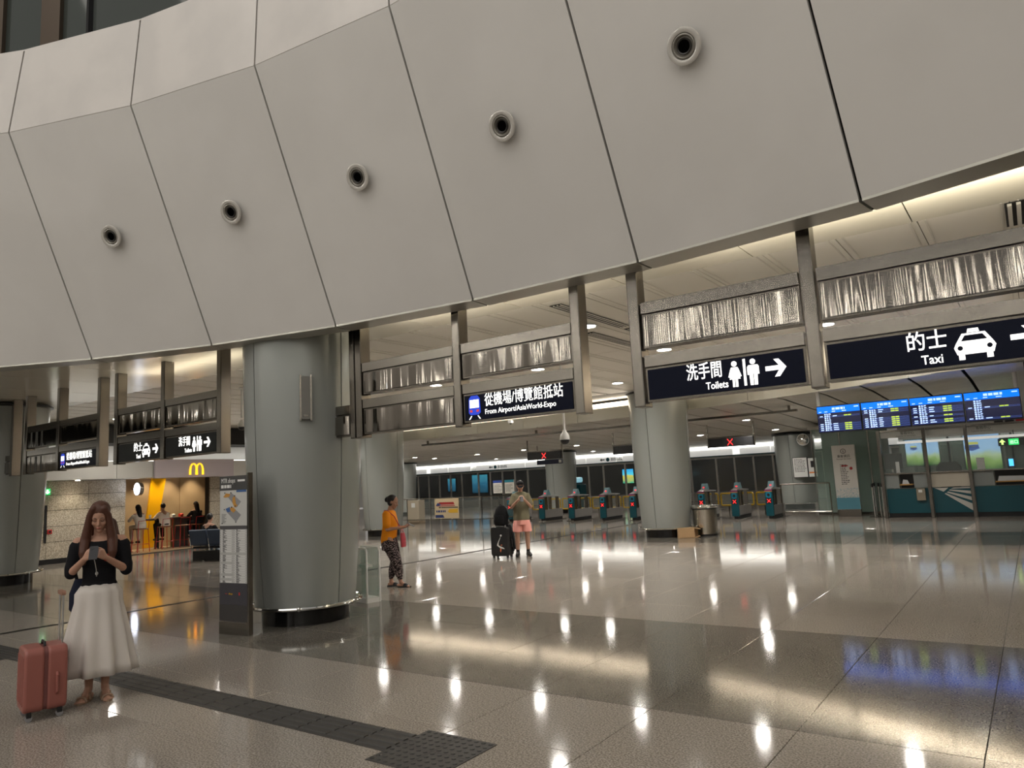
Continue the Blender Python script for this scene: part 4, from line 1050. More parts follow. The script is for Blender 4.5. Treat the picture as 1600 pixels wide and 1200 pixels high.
for x in (PX[0] + .48, PX[2] + .14):
    text('客務中心', .105, M_BLACK, cs, (x + .12, .055, 2.505), name='lettering', sx=.9)
    text('Customer Service Centre', .062, M_BLACK, cs, (x, .055, 2.44), name='lettering', sx=.82)
# inside the office
rm = snode('wall_office')
b = MB(); b.box((PX[0], 29.0, 0), (5, 29.08, 1.2)); b.box((PX[0], 29.0, 2.45), (5, 29.08, 3.1)); b.build('rear_panel', M_GREYF, rm)
b = MB(); b.box((PX[0], 29.02, 1.2), (5, 29.04, 2.45)); b.build('rear_glass', M_GREENGL, rm)
for x in (-2.4, -.6, 1.4, 3.2):
    b = MB(); b.box((x, 28.97, 1.2), (x + .06, 29.1, 2.45)); b.build('mullion', M_DARKM, rm)
b = MB(); b.box((PX[0], 28.6, 2.30), (5, 28.9, 2.38)); b.build('lamp_strip', mat('office_strip', (1, 1, 1), .4, emit=(1, .97, .9), es=.3), rm)
G3 = grad_mat('ad_meadow', [(0, (.02, .10, .02)), (.28, (.25, .42, .10)), (.42, (.45, .60, .35)), (.55, (.35, .60, .85)), (1, (.30, .52, .85))], .85, 2.2, noise=.35)
def ad2(p0, p1, y, label, shield):
    a = aty(p0[0], p1[1], y); c = aty(p1[0], p1[1], y); z1 = aty(p0[0], p0[1], y)[2]; z0 = a[2]; wd = c[0] - a[0]; h = z1 - z0
    t = thing('advert_screen', label, 'advert', ((a[0] + c[0]) / 2, y, z0))
    b = MB(); b.box((-wd / 2 - .05, 0, -.05), (wd / 2 + .05, .08, h + .05)); b.build('frame', M_DARKM, t)
    b = MB(); b.box((-wd / 2, -.012, 0), (wd / 2, -.002, h)); b.build('screen', G3, t)
    if shield:
        x, z, s = -wd / 2 + wd * shield, h * .68, min(wd, h) * .42
        b = MB(); b.prism([(x - s * .45, z + s * .1), (x + s * .45, z + s * .1), (x + s * .5, z - s * .2), (x, z - s * .38), (x - s * .5, z - s * .2)], -.022, -.013, 'y'); b.build('navy_shield', mat('shield_navy', (.01, .03, .2), .4, emit=(.02, .06, .35), es=.8), t)
        b = MB(); b.prism([(x - s * .4, z + s * .35), (x + s * .45, z + s * .3), (x + s * .45, z + s * .12), (x - s * .45, z + s * .12)], -.022, -.013, 'y'); b.build('yellow_band', mat('shield_yellow', (.5, .5, .05), .4, emit=(.6, .6, .1), es=.8), t)
        text_bars(x - s * .32, x + s * .36, z - s * .1, z + s * .04, 1, -.0225, random.Random(8), 1, .8).build('print', M_WHITE, t)['kind'] = 'stuff'
    b = MB(); b.box((-.05, .02, -z0), (.05, .07, -.05)); b.build('leg', M_DARKM, t)
ad2((1418, 688), (1444, 728), 30.4, 'lit blue and green meadow advert seen through the left glass of the counter', .5)
ad2((1451, 690), (1470, 727), 30.4, 'narrow lit blue and green advert seen through the middle glass of the counter', 0)
ad2((1511, 680), (1568, 735), 30.4, 'large lit blue and green meadow advert seen through the right glass of the counter', .22)
# things on and behind the counter
def monitor(x, y, w_, h_, label):
    t = thing('computer_monitor', label, 'monitor', (x, y, 1.345))
    b = MB(); b.box((-w_ / 2, -.02, .12), (w_ / 2, .02, .12 + h_)); b.build('casing', M_BLACK, t, bevel=.006)
    b = MB(); b.box((-.03, .02, 0), (.03, .05, .25)); b.box((-.1, -.06, 0), (.1, .1, .012)); b.build('stand', M_BLACK, t)
monitor(aty(1397, 726, 25.3)[0], 25.28, .50, .48, 'black monitor behind the left glass of the counter')
p = aty(1581, 728, 25.3); t = thing('card_reader', 'small device with a bright blue screen on the right end of the counter', 'device', (p[0], 25.2, 1.345))
b = MB(); b.box((-.09, -.03, 0), (.09, .08, .28)); b.build('body', M_BLACK, t, bevel=.006)
b = MB(); b.box((-.055, -.034, .06), (.055, -.0305, .26)); b.build('screen', mat('bright_blue', (.05, .3, .8), .3, emit=(.05, .35, 1), es=1.4), t)
p = aty(1482, 730, 26.2); t = thing('office_chair', 'black office chair back seen through the middle glass of the counter', 'chair', (p[0], 26.2, 0))
b = MB(); b.loft([((0, 0, .78), .22, .05), ((0, 0, .90), .34, .07), ((0, 0, 1.15), .36, .07), ((0, 0, 1.46), .34, .07), ((0, 0, 1.60), .22, .05)], 20); b.build('backrest', M_BLACK, t, True)
b = MB(); b.loft([((0, -.2, .46), .26, .25), ((0, -.2, .54), .28, .27)], 20); b.build('seat', M_BLACK, t, True)
b = MB(); b.tube([(0, -.2, .06), (0, -.2, .46)], .03, 8); 
for k in range(5): b.tube([(0, -.2, .09), (.28 * math.cos(k * 1.257), -.2 + .28 * math.sin(k * 1.257), .04)], .02, 6)
b.build('base', M_DARKM, t)
for (px_, py_, lb, w_) in ((1404, 738, 'white desk sign standing behind the left glass of the counter', .10), (1533, 728, 'small white card stand behind the right glass of the counter', .2)):
    p = aty(px_, py_, 25.25); t = thing('desk_sign', lb, 'desk sign', (p[0], 25.2, 1.345))
    b = MB(); b.box((-w_ / 2, 0, .01), (w_ / 2, .012, .34)); b.build('card', M_WHITE, t)
    b = MB(); b.box((-w_ / 2, -.04, 0), (w_ / 2, .05, .01)); b.build('foot', M_WHITE, t)
# platform signs above the office
p = aty(1578, 662, 29.5)
t = thing('line_signs', 'three small tiles, black, black and red, high behind the counter at the right edge', 'sign', (p[0], 29.0, p[2]))
for k, m_ in enumerate((M_BLACK, M_BLACK, mat('tile_red', (.5, .02, .03), .4))):
    b = MB(); b.box((-.42 + k * .3, -.04, -.11), (-.17 + k * .3, -.02, .11)); o = b.build('tile', m_, t)
b = MB(); b.box((-.5, -.02, -.15), (.5, .0, .15)); b.build('backing', M_GREYF, t)
p = aty(1585, 690, 28.9)
t = thing('exit_sign', 'green lit exit sign with white arrow behind the counter at the right edge', 'sign', (p[0], 28.9, p[2]))
M_GRN = mat('exit_green', (.01, .25, .05), .4, emit=(.02, .55, .12), es=.9)
b = MB(); b.box((-.45, -.02, -.12), (.6, .04, .12)); b.build('case', M_BLACK, t)
b = MB(); b.box((-.16, -.026, -.10), (.12, -.021, .10)); b.build('green_field', M_GRN, t)
b = MB(); b.prism([(-.36, -.08), (-.30, -.08), (-.30, .0), (-.24, .0), (-.33, .10), (-.42, .0), (-.36, .0)], -.026, -.021, 'y'); b.build('arrow', mat('lime_lit', (.4, .7, .1), .4, emit=(.5, .9, .2), es=1), t)
text('出口', .13, M_TXT, t, (-.13, -.027, -.05), name='lettering', sx=.9)
b = MB(); b.tube([(0, .02, .12), (0, .02, .75)], .015, 6); b.build('hanger', M_DARKM, t)

# glass enclosure, information stand, stanchions
ge = snode('wall_glass')
p0, p1 = aty(1300, 740, 27.0), aty(1378, 740, 27.0); xs_ = [p0[0] - .55, p0[0] + .35, p0[0] + 1.25, p1[0] + .1]
for a, c in zip(xs_, xs_[1:]):
    b = MB(); b.box((a + .01, 27.0, .05), (c - .01, 27.02, 2.95)); b.build('pane', M_GREENGL, ge)
    b = MB(); b.box((a - .02, 26.98, 0), (a + .02, 27.04, 2.95)); b.build('mullion', M_STEEL, ge)
b = MB(); b.box((xs_[0], 26.97, 0), (xs_[-1], 27.05, .06)); b.build('sill', M_STEEL, ge)
b = MB(); b.box((xs_[0] - .1, 26.9, 2.95), (xs_[-1] + .1, 28.5, 3.05)); b.build('head_beam', M_GREYF, ge)
b = MB(); b.box((xs_[0], 28.4, 0), (xs_[-1], 28.45, 2.95)); b.build('rear_pane', mat('dim_green', (.26, .30, .28), .3), ge)
pa, pb = atz(1311, 807, 0), atz(1342, 806, 0); pm_ = (pa + pb) / 2
wi = aty(1337, 750, 25.9)[0] - aty(1301, 750, 25.9)[0]
inf = thing('information_stand', 'tall white information stand with a round i symbol and blue speckled foot', 'information stand', (aty(1322, 750, 25.9)[0], 25.9, 0), 0)
HI = 2.32
b = MB(); b.box((-wi / 2, 0, .22), (wi / 2, .14, HI)); b.build('panel', mat('info_white', (.60, .575, .53), .45), inf, bevel=.006)
b = MB(); b.box((-wi / 2 - .005, -.01, 0), (wi / 2 + .005, .15, .22)); b.build('foot', M_STEEL, inf, bevel=.004)
b = MB(); b.box((-wi / 2, -.004, .225), (wi / 2, -.001, .60)); b.build('blue_field', mat('info_blue', (.10, .28, .36), .45), inf)
b = MB(); rg = random.Random(5)
for k in range(240):
    z = .60 + .30 * rg.random() ** 1.6; x = rg.uniform(-wi / 2 + .01, wi / 2 - .02); s = rg.uniform(.008, .018); b.box((x, -.004, z), (x + s, -.001, z + s))
b.build('blue_speckles', mat('info_blue2', (.14, .33, .42), .45), inf)['kind'] = 'stuff'
b = MB(); 
for k in range(32): pass
b.tube([(.075 * math.cos(a), -.003, HI - .20 + .075 * math.sin(a)) for a in [2 * PI * k / 28 for k in range(28)]], .008, 6, True); b.build('ring', M_DARKM, inf)
text('i', .12, M_DARKM, inf, (0, -.003, HI - .245), name='letter', align='CENTER', bold=.003)
text('乘客資訊', .10, M_DARKM, inf, (0, -.002, HI - .40), name='lettering', align='CENTER')
text('Passenger Information', .05, M_DARKM, inf, (0, -.002, HI - .47), name='lettering', align='CENTER')
text_bars(-.14, .14, 1.02, 1.70, 12, -.001, random.Random(7), .8, .4).build('print', M_DARKM, inf)['kind'] = 'stuff'
b = MB(); b.box((-.10, -.004, 1.62), (.10, -.001, 1.66)); b.prism(disc(.19, 1.55, .05), -.004, -.001, 'y'); b.build('red_print', mat('print_red', (.35, .03, .03), .5), inf)
for k, (px_, y_) in enumerate(((1366, 25.45), (1376, 25.95), (1381, 25.45), (1369, 26.45))):
    x = aty(px_, 790, y_)[0]
    t = thing('queue_post', 'steel queue post with black belt head left of the counter, ' + ['leftmost of the cluster', 'middle one at the back', 'nearest to the counter', 'rearmost of the cluster'][k], 'queue post', (x, y_, 0), 0, 'queue posts left of the counter')
    b = MB(); b.lathe([(.15, 0), (.15, .015), (.05, .03), (0, .03)], 20); b.build('base', M_STEEL, t, True)
    b = MB(); b.tube([(0, 0, .02), (0, 0, .95)], .03, 10); b.build('pole', M_CHROME, t, True)
    b = MB(); b.tube([(0, 0, .93), (0, 0, 1.04)], .036, 12); b.build('belt_head', M_BLACK, t, True)
b = MB()

# litter bin and cardboard box
p = atz(1104, 838, 0); bc = p * (1 + .30 / np.hypot(*p[:2])); bc[2] = 0
t = thing('litter_bin', 'round stainless steel litter bin beside the tapered column', 'bin', (bc[0], bc[1], 0))
b = MB(); b.lathe([(.30, .0), (.305, .03), (.305, .06)], 36); b.build('foot_ring', M_BLACK, t, True)
b = MB(); b.lathe([(.305, .05), (.315, .72)], 40); o = b.build('body', mat('brushed_steel', (.55, .50, .42), .22, 1., bump=(14, .35, .01, (1, 1, .02))), t, True)
b = MB(); b.lathe([(.33, .72), (.345, .76), (.33, .79), (.24, .80), (.22, .77)], 36); b.build('rim', M_CHROME, t, True)
b = MB(); b.lathe([(.325, .695), (.335, .725)], 36); b.build('black_band', M_BLACK, t, True)
b = MB(); b.lathe([(.22, .77), (0, .76)], 28); b.build('sand_tray', M_WHITE, t, True)
p = atz(1078, 840, 0)
t = thing('cardboard_box', 'open flattened cardboard box on the floor between column and bin', 'box', (p[0] - .10, p[1] + .02, 0), math.radians(28))
b = MB(); b.box((-.22, -.18, 0), (.20, -.17, .25)); b.box((-.22, .14, 0), (.20, .15, .25)); b.box((-.22, -.18, 0), (.20, .15, .01)); b.box((-.22, -.18, .24), (.20, .15, .25)); b.box((-.22, -.17, .01), (-.21, .14, .24)); b.build('carton', M_CARD, t)
b = MB(); b.prism([(.20, .0), (.34, .03), (.34, .04), (.20, .01)], -.17, .14, 'y'); b.build('lower_flap', M_CARD, t)
b = MB(); b.prism([(.20, .24), (.36, .21), (.36, .22), (.20, .25)], -.17, .14, 'y'); b.build('upper_flap', M_CARD, t)
b = MB(); b.box((.20, .14, 0), (.32, .15, .24)); b.build('side_flap', M_CARD, t)

# ================================================================ SHOP MAP STAND
pa, pb = atz(343, 990, 0), atz(387, 994, 0)
d = pb - pa; rz_ = math.atan2(d[1], d[0]); wM = float(np.hypot(d[0], d[1]))
ms = thing('map_stand', 'tall grey shop directory stand with a map and list, left of the big column', 'map stand', (pa[0], pa[1], 0), rz_)
HM = 1.94
M_MG = mat('stand_grey', (.075, .073, .078), .4); M_MP = mat('map_paper', (.52, .52, .50), .4)
b = MB(); b.box((0, 0, .16), (wM, .055, HM)); b.build('core', M_MG, ms)
b = MB(); b.box((-.003, -.006, 0), (wM, .06, .15)); b.build('kick_plate', M_STEEL, ms, bevel=.003)
b = MB(); b.box((wM, -.008, 0), (wM + .028, .06, HM + .03)); b.build('side_post', M_STEEL, ms, bevel=.004)
b = MB(); b.box((0, -.004, HM - .175), (wM, -.0005, HM)); b.build('title_band', mat('title_grey', (.06, .06, .06), .4), ms)
text('MTR shops', .082, M_WHITE, ms, (.03, -.005, HM - .085), name='lettering', sx=.70, ext=.001)
b = MB(); b.box((wM * .66, -.006, HM - .075), (wM * .92, -.0045, HM - .05)); b.build('title_tag', M_WHITE, ms)
text_bars(.03, wM * .48, HM - .155, HM - .105, 1, -.0045, random.Random(3), 1, .8).build('title_print', M_WHITE, ms)['kind'] = 'stuff'
b = MB(); b.box((.006, -.004, HM - .62), (wM - .006, -.0005, HM - .18)); b.build('map_sheet', M_MP, ms)
zt_ = HM - .18; MQ = lambda u_, v: (wM * u_, zt_ - .44 * v)
def flatpoly(polys, m, name, y=-.0045, par=None):
    b = MB()
    for P in polys: b.prism(P, y - .0012, y, 'y')
    return b.build(name, m, par or ms)
flatpoly([[MQ(.30, .18), MQ(.42, .06), MQ(.78, .33), MQ(.62, .50)], [MQ(.30, .60), MQ(.45, .45), MQ(.78, .70), MQ(.60, .90), MQ(.20, .55)]], mat('map_grey', (.25, .25, .26), .5), 'map_blocks')
flatpoly([[MQ(.14, .18), MQ(.24, .08), MQ(.40, .10), MQ(.36, .18), MQ(.22, .20)], [MQ(.48, .22), MQ(.56, .15), MQ(.60, .38), MQ(.66, .44), MQ(.56, .50), MQ(.48, .36)], [MQ(.38, .50), MQ(.50, .48), MQ(.60, .56), MQ(.52, .64), MQ(.42, .58)]], mat('map_orange', (.50, .25, .05), .5), 'map_orange_areas', -.0058)
flatpoly([[MQ(.62, .0), MQ(.97, .0), MQ(.97, .06), MQ(.62, .06)], [MQ(.22, .52), MQ(.38, .47), MQ(.40, .60), MQ(.30, .62)]], mat('map_blue', (.05, .12, .30), .5), 'map_blue_areas', -.0058)
flatpoly([disc(wM * a, zt_ - .44 * c, .009, 8) for a, c in ((.20, .07), (.42, .07), (.56, .16), (.58, .45), (.18, .54), (.60, .90), (.44, .48), (.10, .93))], M_BLACK, 'map_pins', -.007)['kind'] = 'stuff'
text_bars(wM * .08, wM * .25, zt_ - .41, zt_ - .29, 7, -.0047, random.Random(2), .8, .3).build('map_key', M_MG, ms)['kind'] = 'stuff'
flatpoly([[(0.006, HM - .66), (wM - .006, HM - .66), (wM - .006, HM - .625), (.006, HM - .625)]], M_MG, 'list_heading')
zl1, zl0 = HM - .665, .62; NR = 23; dz = (zl1 - zl0) / NR; rg = random.Random(21)
b = MB(); b.box((.006, -.004, zl0), (wM - .006, -.0005, zl1)); b.build('list_sheet', mat('list_paper', (.42, .42, .41), .45), ms)
ent = MB(); prn = MB()
for r in range(NR):
    z = zl1 - (r + .5) * dz
    for cidx in (0, 1):
        if rg.random() < .12: continue
        x0 = .012 + cidx * (wM / 2 - .004); x1 = x0 + wM / 2 - .018
        ent.box((x0, -.0055, z - dz * .42), (x1, -.004, z + dz * .42))
        prn.box((x0 + .01, -.0068, z - .006), (x0 + .018, -.0055, z + .006)); prn.box((x1 - .014, -.0068, z - .006), (x1 - .008, -.0055, z + .006))
        prn.box((x0 + .05, -.0068, z + .002), (x0 + .05 + rg.uniform(.02, .06), -.0055, z + .011)); prn.box((x0 + .05, -.0068, z - .009), (x0 + .05 + rg.uniform(.03, .09), -.0055, z - .003))
ent.build('list_entries', mat('entry_white', (.60, .60, .585), .45), ms)['kind'] = 'stuff'; prn.build('list_print', M_MG, ms)['kind'] = 'stuff'
b = MB(); b.box((.003, -.004, .36), (wM - .003, -.0005, .615)); b.build('lower_panel', mat('plum_grey', (.05, .048, .058), .35), ms)
b = MB(); b.box((.003, -.004, .16), (wM - .003, -.0005, .355)); b.build('bottom_panel', mat('bottom_brown', (.045, .042, .042), .35), ms)
text('shops', .032, mat('print_amber', (.6, .35, .03), .5), ms, (wM * .34, -.005, .48), name='lettering')
b = MB(); b.box((wM * .22, -.006, .485), (wM * .29, -.005, .492)); b.box((wM * .70, -.006, .475), (wM * .745, -.005, .51)); b.build('red_mark', mat('print_red2', (.5, .03, .03), .5), ms)

# ================================================================ GLASS BROCHURE STAND by the big column
pa = atz(574, 943, 0)
gs = thing('brochure_stand', 'low white framed glass stand at the right side of the big column', 'stand', (pa[0] - .0, pa[1], 0), math.radians(-12))
w_, h_ = .52, .80
b = MB(); P = [(0, 0, 0), (0, 0, h_ - .05), (-.015, 0, h_ - .015), (-.05, 0, h_), (-w_, 0, h_)]
b.tube(P, .018, 8); b.build('front_frame', M_WHITE, gs, True)
b = MB(); b.tube([(x, .22, z) for x, _, z in P], .018, 8); b.build('rear_frame', M_WHITE, gs, True)
b = MB(); b.box((-w_, -.01, 0), (.01, .23, .07)); b.build('base', M_WHITE, gs)
b = MB(); b.box((-w_, 0, .07), (-.02, .006, h_ - .02)); b.build('front_glass', M_GREENGL, gs)
b = MB(); b.box((-w_, .215, .07), (-.02, .221, h_ - .02)); b.build('rear_glass', M_GREENGL, gs)
b = MB(); b.box((-w_, .01, .50), (-.02, .21, .51)); b.build('glass_shelf', M_GREENGL, gs)
b = MB(); b.box((-.30, .05, .512), (-.10, .17, .55)); b.build('leaflet_pile', M_WHITE, gs)

# ================================================================ BURGER SHOP in the left wall
XB = XW - 2.3
sh = snode('wall_shop'); M_BEIGE = vary(mat('shop_beige', (.36, .27, .17), .5), (.40, .30, .19), 1.2); M_SHOPY = mat('shop_yellow', (.80, .42, .0), .45)
YA, YB = 11.5, 15.7
b = MB(); b.box((XB - .1, YA - 1.4, 0), (XB, YB + .05, 2.9)); b.build('back_wall', M_BEIGE, sh)
for k in range(5):
    y = YA - 1.2 + k * 1.07; b = MB(); b.box((XB, y, 0.02), (XB + .02, y + .985, 2.88)); b.build('wall_panel', M_BEIGE, sh)
b = MB(); b.box((XB, YB, 0), (XW - .06, YB + .10, 2.9)); b.build('side_wall', M_BEIGE, sh)
b = MB(); b.box((XB, YA - 1.4, 0), (XW - .31, YA - 1.3, 2.9)); b.build('side_wall', M_BEIGE, sh)
b = MB(); b.box((XB - .1, YA - 1.4, 2.86), (XW, YB + .1, 2.9)); b.build('shop_ceiling', M_BEIGE, sh)
b = MB(); b.prism([(13.22, .03), (13.58, .03), (14.02, 2.5), (13.50, 2.5)], XB + .02, XB + .10, 'x'); b.build('yellow_panel', M_SHOPY, sh)
b = MB(); b.box((XB, YA - 1.3, 0), (XW - .01, YB, .015)); b.build('shop_floor', mat('shop_floor', (.40, .30, .20), .3), sh)
b = MB(); b.box((XW + .0, YA, 0), (XW + .06, 14.36, .02)); b.build('threshold', M_STEEL, sh)
fz = thing('shop_fascia', 'mauve grey shop fascia with a golden arched letter M', 'shop sign', (XW + .86, 13.85, 2.62), PI / 2)
ya, yb_ = atx(242, 735, XW + .95)[1], atx(365, 735, XW + .95)[1]
fz.location = (XW + .86, (ya + yb_) / 2, 2.62); Lf = yb_ - ya
b = MB(); b.box((-Lf / 2, -.10, -.28), (Lf / 2, -.005, .30)); b.build('panel', mat('fascia_mauve', (.36, .31, .32), .4), fz, bevel=.008)
M_GOLD = mat('arch_gold', (.85, .45, .02), .4, emit=(1, .50, .02), es=.75)
mm = atx(307, 738, XW + .97)[1] - (ya + yb_) / 2
b = MB()
for s in (-1, 1):
    pts = []
    for k in range(15):
        a = PI * k / 14; pts.append((.115 * math.cos(a), .36 * math.sin(a) ** .62 if 0 < k < 14 else 0))
    wv = [.034 - .012 * math.sin(PI * k / 14) for k in range(15)]
    T = Matrix.Translation((mm + s * .108, -.102, -.20))
    o_ = [(x * (1 + wv[i] / .115), z * 1.04 + (0.0 if 0 < i < 14 else 0)) for i, (x, z) in enumerate(pts)]; i_ = [(x * (1 - wv[i] / .115), z * .93) for i, (x, z) in enumerate(pts)]
    for k in range(14): b.prism([o_[k], o_[k + 1], i_[k + 1], i_[k]], -.03, 0, 'y', T)
b.build('golden_arches', M_GOLD, fz)
# round projecting sign
p = atx(217, 764, XW + .35)
rs = thing('round_sign', 'round lit blade sign with a small yellow arched letter, left of the yellow panel', 'shop sign', (XW + .35, p[1], p[2]), 0)
Tm = Matrix.Rotation(PI / 2, 4, 'X')
b = MB(); b.lathe([(.20, -.06), (.205, 0), (.20, .06)], 32, M=Tm); b.build('rim', M_STEEL, rs, True)
b = MB(); b.lathe([(.0, -.0), (.19, -.0)], 32, M=Matrix.Translation((0, -.062, 0)) @ Tm); b.build('lit_face', mat('lit_face', (.9, .9, .95), .4, emit=(.85, .92, 1), es=1.2), rs)
b = MB()
for s in (-1, 1): b.tube([(s * .032 + .028 * math.cos(PI * k / 8), -.066, -.08 + .15 * math.sin(PI * k / 8) ** .6) for k in range(9)], .007, 6)
b.build('small_arches', M_GOLD, rs)
b = MB(); b.tube([(-.20, 0, 0), (-.41, 0, 0)], .02, 8); b.build('bracket', M_DARKM, rs)
for y in (12.2, 13.3, 14.1, 15.0):
    spot_light('shop_spot', (XB + .45, y, 2.84), 75, 85, (1, .80, .52), .04)
    MB().lathe([(.05, 2.855), (.05, 2.85), (0, 2.85)], 14, (XB + .45, y, 0)).build('spot_lens', mat('washer_glow', (1, 1, 1), .5, emit=(1, .88, .7), es=18), sh)
# counter table
ctb = thing('bar_counter', 'dark high bar table along the beige shop wall where customers sit', 'table', (XB + .75, 0, 0))
b = MB(); b.box((-.30, 12.9, .98), (.30, 15.5, 1.04)); b.build('table_top', mat('bar_dark', (.06, .05, .045), .35), ctb, bevel=.006)
b = MB(); b.box((-.12, 13.9, 0), (.12, 15.4, .98)); b.build('panel_base', mat('bar_panel', (.09, .08, .075), .5), ctb)
b = MB(); b.box((.12, 13.2, 0), (.2, 13.32, .98)); b.build('leg', M_BLACK, ctb)
# stools
M_REDT = mat('red_tube', (.45, .02, .02), .35)
sl = thing('bar_stool', 'x', 'stool', (0, 0, 0))
b = MB(); b.box((-.18, -.18, .72), (.18, .18, .755)); b.build('seat', mat('stool_seat', (.22, .10, .06), .5), sl, bevel=.02)
for sx in (-1, 1):
    for sy in (-1, 1):
        b = MB(); b.tube([(sx * .16, sy * .16, .72), (sx * .20, sy * .20, 0)], .011, 6); b.build('leg', M_REDT, sl, True)
b = MB(); b.tube([(-.19, -.19, .25), (.19, -.19, .25), (.19, .19, .25), (-.19, .19, .25)], .010, 6, True); b.build('foot_rail', M_REDT, sl)
b = MB(); b.tube([(.16, -.17, .73), (.20, -.17, 1.0), (.20, .17, 1.0), (.16, .17, .73)], .011, 6); b.build('back_hoop', M_REDT, sl)
SX = XW - 1.05 
STY = [12.35, 13.35, 13.98, 14.55]
for i, (y, lb) in enumerate(zip(STY, ['red framed bar stool under the person in white at the left wall edge', 'red framed bar stool under the man in the white shirt', 'empty red framed bar stool between the two seated customers', 'red framed bar stool under the person in black at the bar'])):
    o = sl if i == 0 else copy_tree(sl); o.location = (SX + (.35 if i == 0 else 0), y, .015); o['label'] = lb; o['group'] = 'red bar stools'
for (dy, lb, m_, nm) in ((13.05, 'white paper cup on the dark bar table in front of the man in white', M_WHITE, 'paper_cup'), (14.15, 'red food carton on the dark bar table, between the two customers', mat('carton_red', (.6, .03, .02), .5), 'food_carton'), (13.85, 'white paper bag on the dark bar table', M_WHITE, 'paper_bag')):
    t = thing(nm, lb, nm.replace('_', ' '), (XB + .85, dy, 1.04))
    b = MB(); 
    if nm == 'paper_cup': b.lathe([(.03, 0), (.042, .12)], 14); b.build('cup', m_, t, True); b = MB(); b.lathe([(.045, .12), (.045, .13), (0, .135)], 14); b.build('lid', m_, t)
    else: b.prism([(-.07, 0), (.07, 0), (.09, .09), (-.09, .09)], -.05, .05, 'y'); b.build('body', m_, t); b = MB(); b.prism([(-.08, .09), (.0, .12), (.08, .09)], -.05, .05, 'y'); b.build('flap', m_, t)

# exit sign, door in the stone wall, alarm
p = atx(62, 769, XW)
t = thing('exit_sign', 'green lit exit sign on the stone wall at the far left', 'sign', (XW + .02, p[1] - .05, p[2]), PI / 2)
b = MB(); b.box((-.30, -.05, -.085), (.30, 0, .085)); b.build('case', M_GRN, t, bevel=.004)
text('出口', .10, M_TXT, t, (-.27, -.052, -.035), name='lettering', sx=.8)
text('EXIT', .06, M_TXT, t, (-.08, -.052, -.02), name='lettering')
b = MB(); b.prism([(.20, .06), (.20, 0), (.15, 0), (.225, -.07), (.30, 0), (.25, 0), (.25, .06)][:7], -.055, -.051, 'y'); b.build('arrow', M_TXT, t)
p = atx(70, 830, XW); y0, z1 = p[1], atx(68, 790, XW)[2]; z0 = atx(68, 849, XW)[2]
b = MB(); b.box((XW, y0 - .03, z0), (XW + .03, y0 + .03, z1)); tag(b.build('door_pull', M_DARKM), 'dark vertical strip pull on the flush stone faced hydrant door', 'door pull')
p = atx(77, 831, XW); t = thing('fire_alarm', 'small red fire alarm point on the stone wall', 'alarm', (XW, p[1], p[2]), PI / 2)
b = MB(); b.box((-.06, -.04, -.06), (.06, 0, .06)); b.build('body', mat('alarm_red', (.5, .02, .02), .4), t, bevel=.006)
b = MB(); b.box((-.03, -.044, -.03), (.03, -.04, .03)); b.build('push_plate', M_DARKM, t)
p = atx(38, 826, XW); t = thing('hydrant_notice', 'Fire Hose Reel lettering with a pinkish notice below on the stone wall', 'notice', (XW, p[1], p[2]), PI / 2)
text('消防喉轆', .075, M_DARKM, t, (0, -.004, .0), name='lettering', align='CENTER'); text('Fire Hose Reel', .065, M_DARKM, t, (0, -.004, -.08), name='lettering', align='CENTER')
b = MB(); b.box((-.06, -.006, -.34), (.10, -.001, -.16)); b.build('notice_card', mat('notice_pink', (.55, .20, .18), .5), t)

# waiting seats
M_SEAT = mat('seat_blue', (.035, .055, .095), .45)
pS = atz(303, 878, 0)
ws = thing('waiting_seats', 'row of dark blue padded waiting seats with chrome arms near the shop', 'seats', (pS[0] - .18, pS[1] + .0, 0), math.radians(22))
for k in range(4):
    b = MB(); b.loft([((k * .56 + .26, 0, .40), .25, .24), ((k * .56 + .26, 0, .46), .26, .25)], 4 * 6); 
    b = MB(); b.box((k * .56 + .01, .06, .40), (k * .56 + .52, .52, .47)); b.build('seat', M_SEAT, ws, bevel=.03)
    b = MB(); b.prism([(.08, .42), (.0, .44), (-.10, .82), (-.04, .84), (.04, .80)], k * .56 + .01, k * .56 + .52, 'x'); b.build('backrest', M_SEAT, ws, bevel=.02)
for k in range(5):
    x = k * .56 - .02
    b = MB(); b.tube([(x, .06, .36), (x, .0, .60), (x, .10, .66), (x, .40, .64), (x, .48, .56), (x, .44, .36)], .016, 8); b.build('armrest', M_CHROME, ws, True)
b = MB(); b.box((-.05, .18, .32), (2.25, .28, .38)); b.build('beam', M_DARKM, ws)
for x in (.35, 1.8): b = MB(); b.prism([(.02, 0), (.48, 0), (.48, .03), (.27, .08), (.27, .33), (.19, .33), (.19, .08), (.02, .03)], x, x + .06, 'x'); b.build('leg', M_CHROME, ws)
b = MB(); b.box((.0, .10, .0), (2.2, .40, .26)); b.build('plinth_box', M_BLACK, ws)
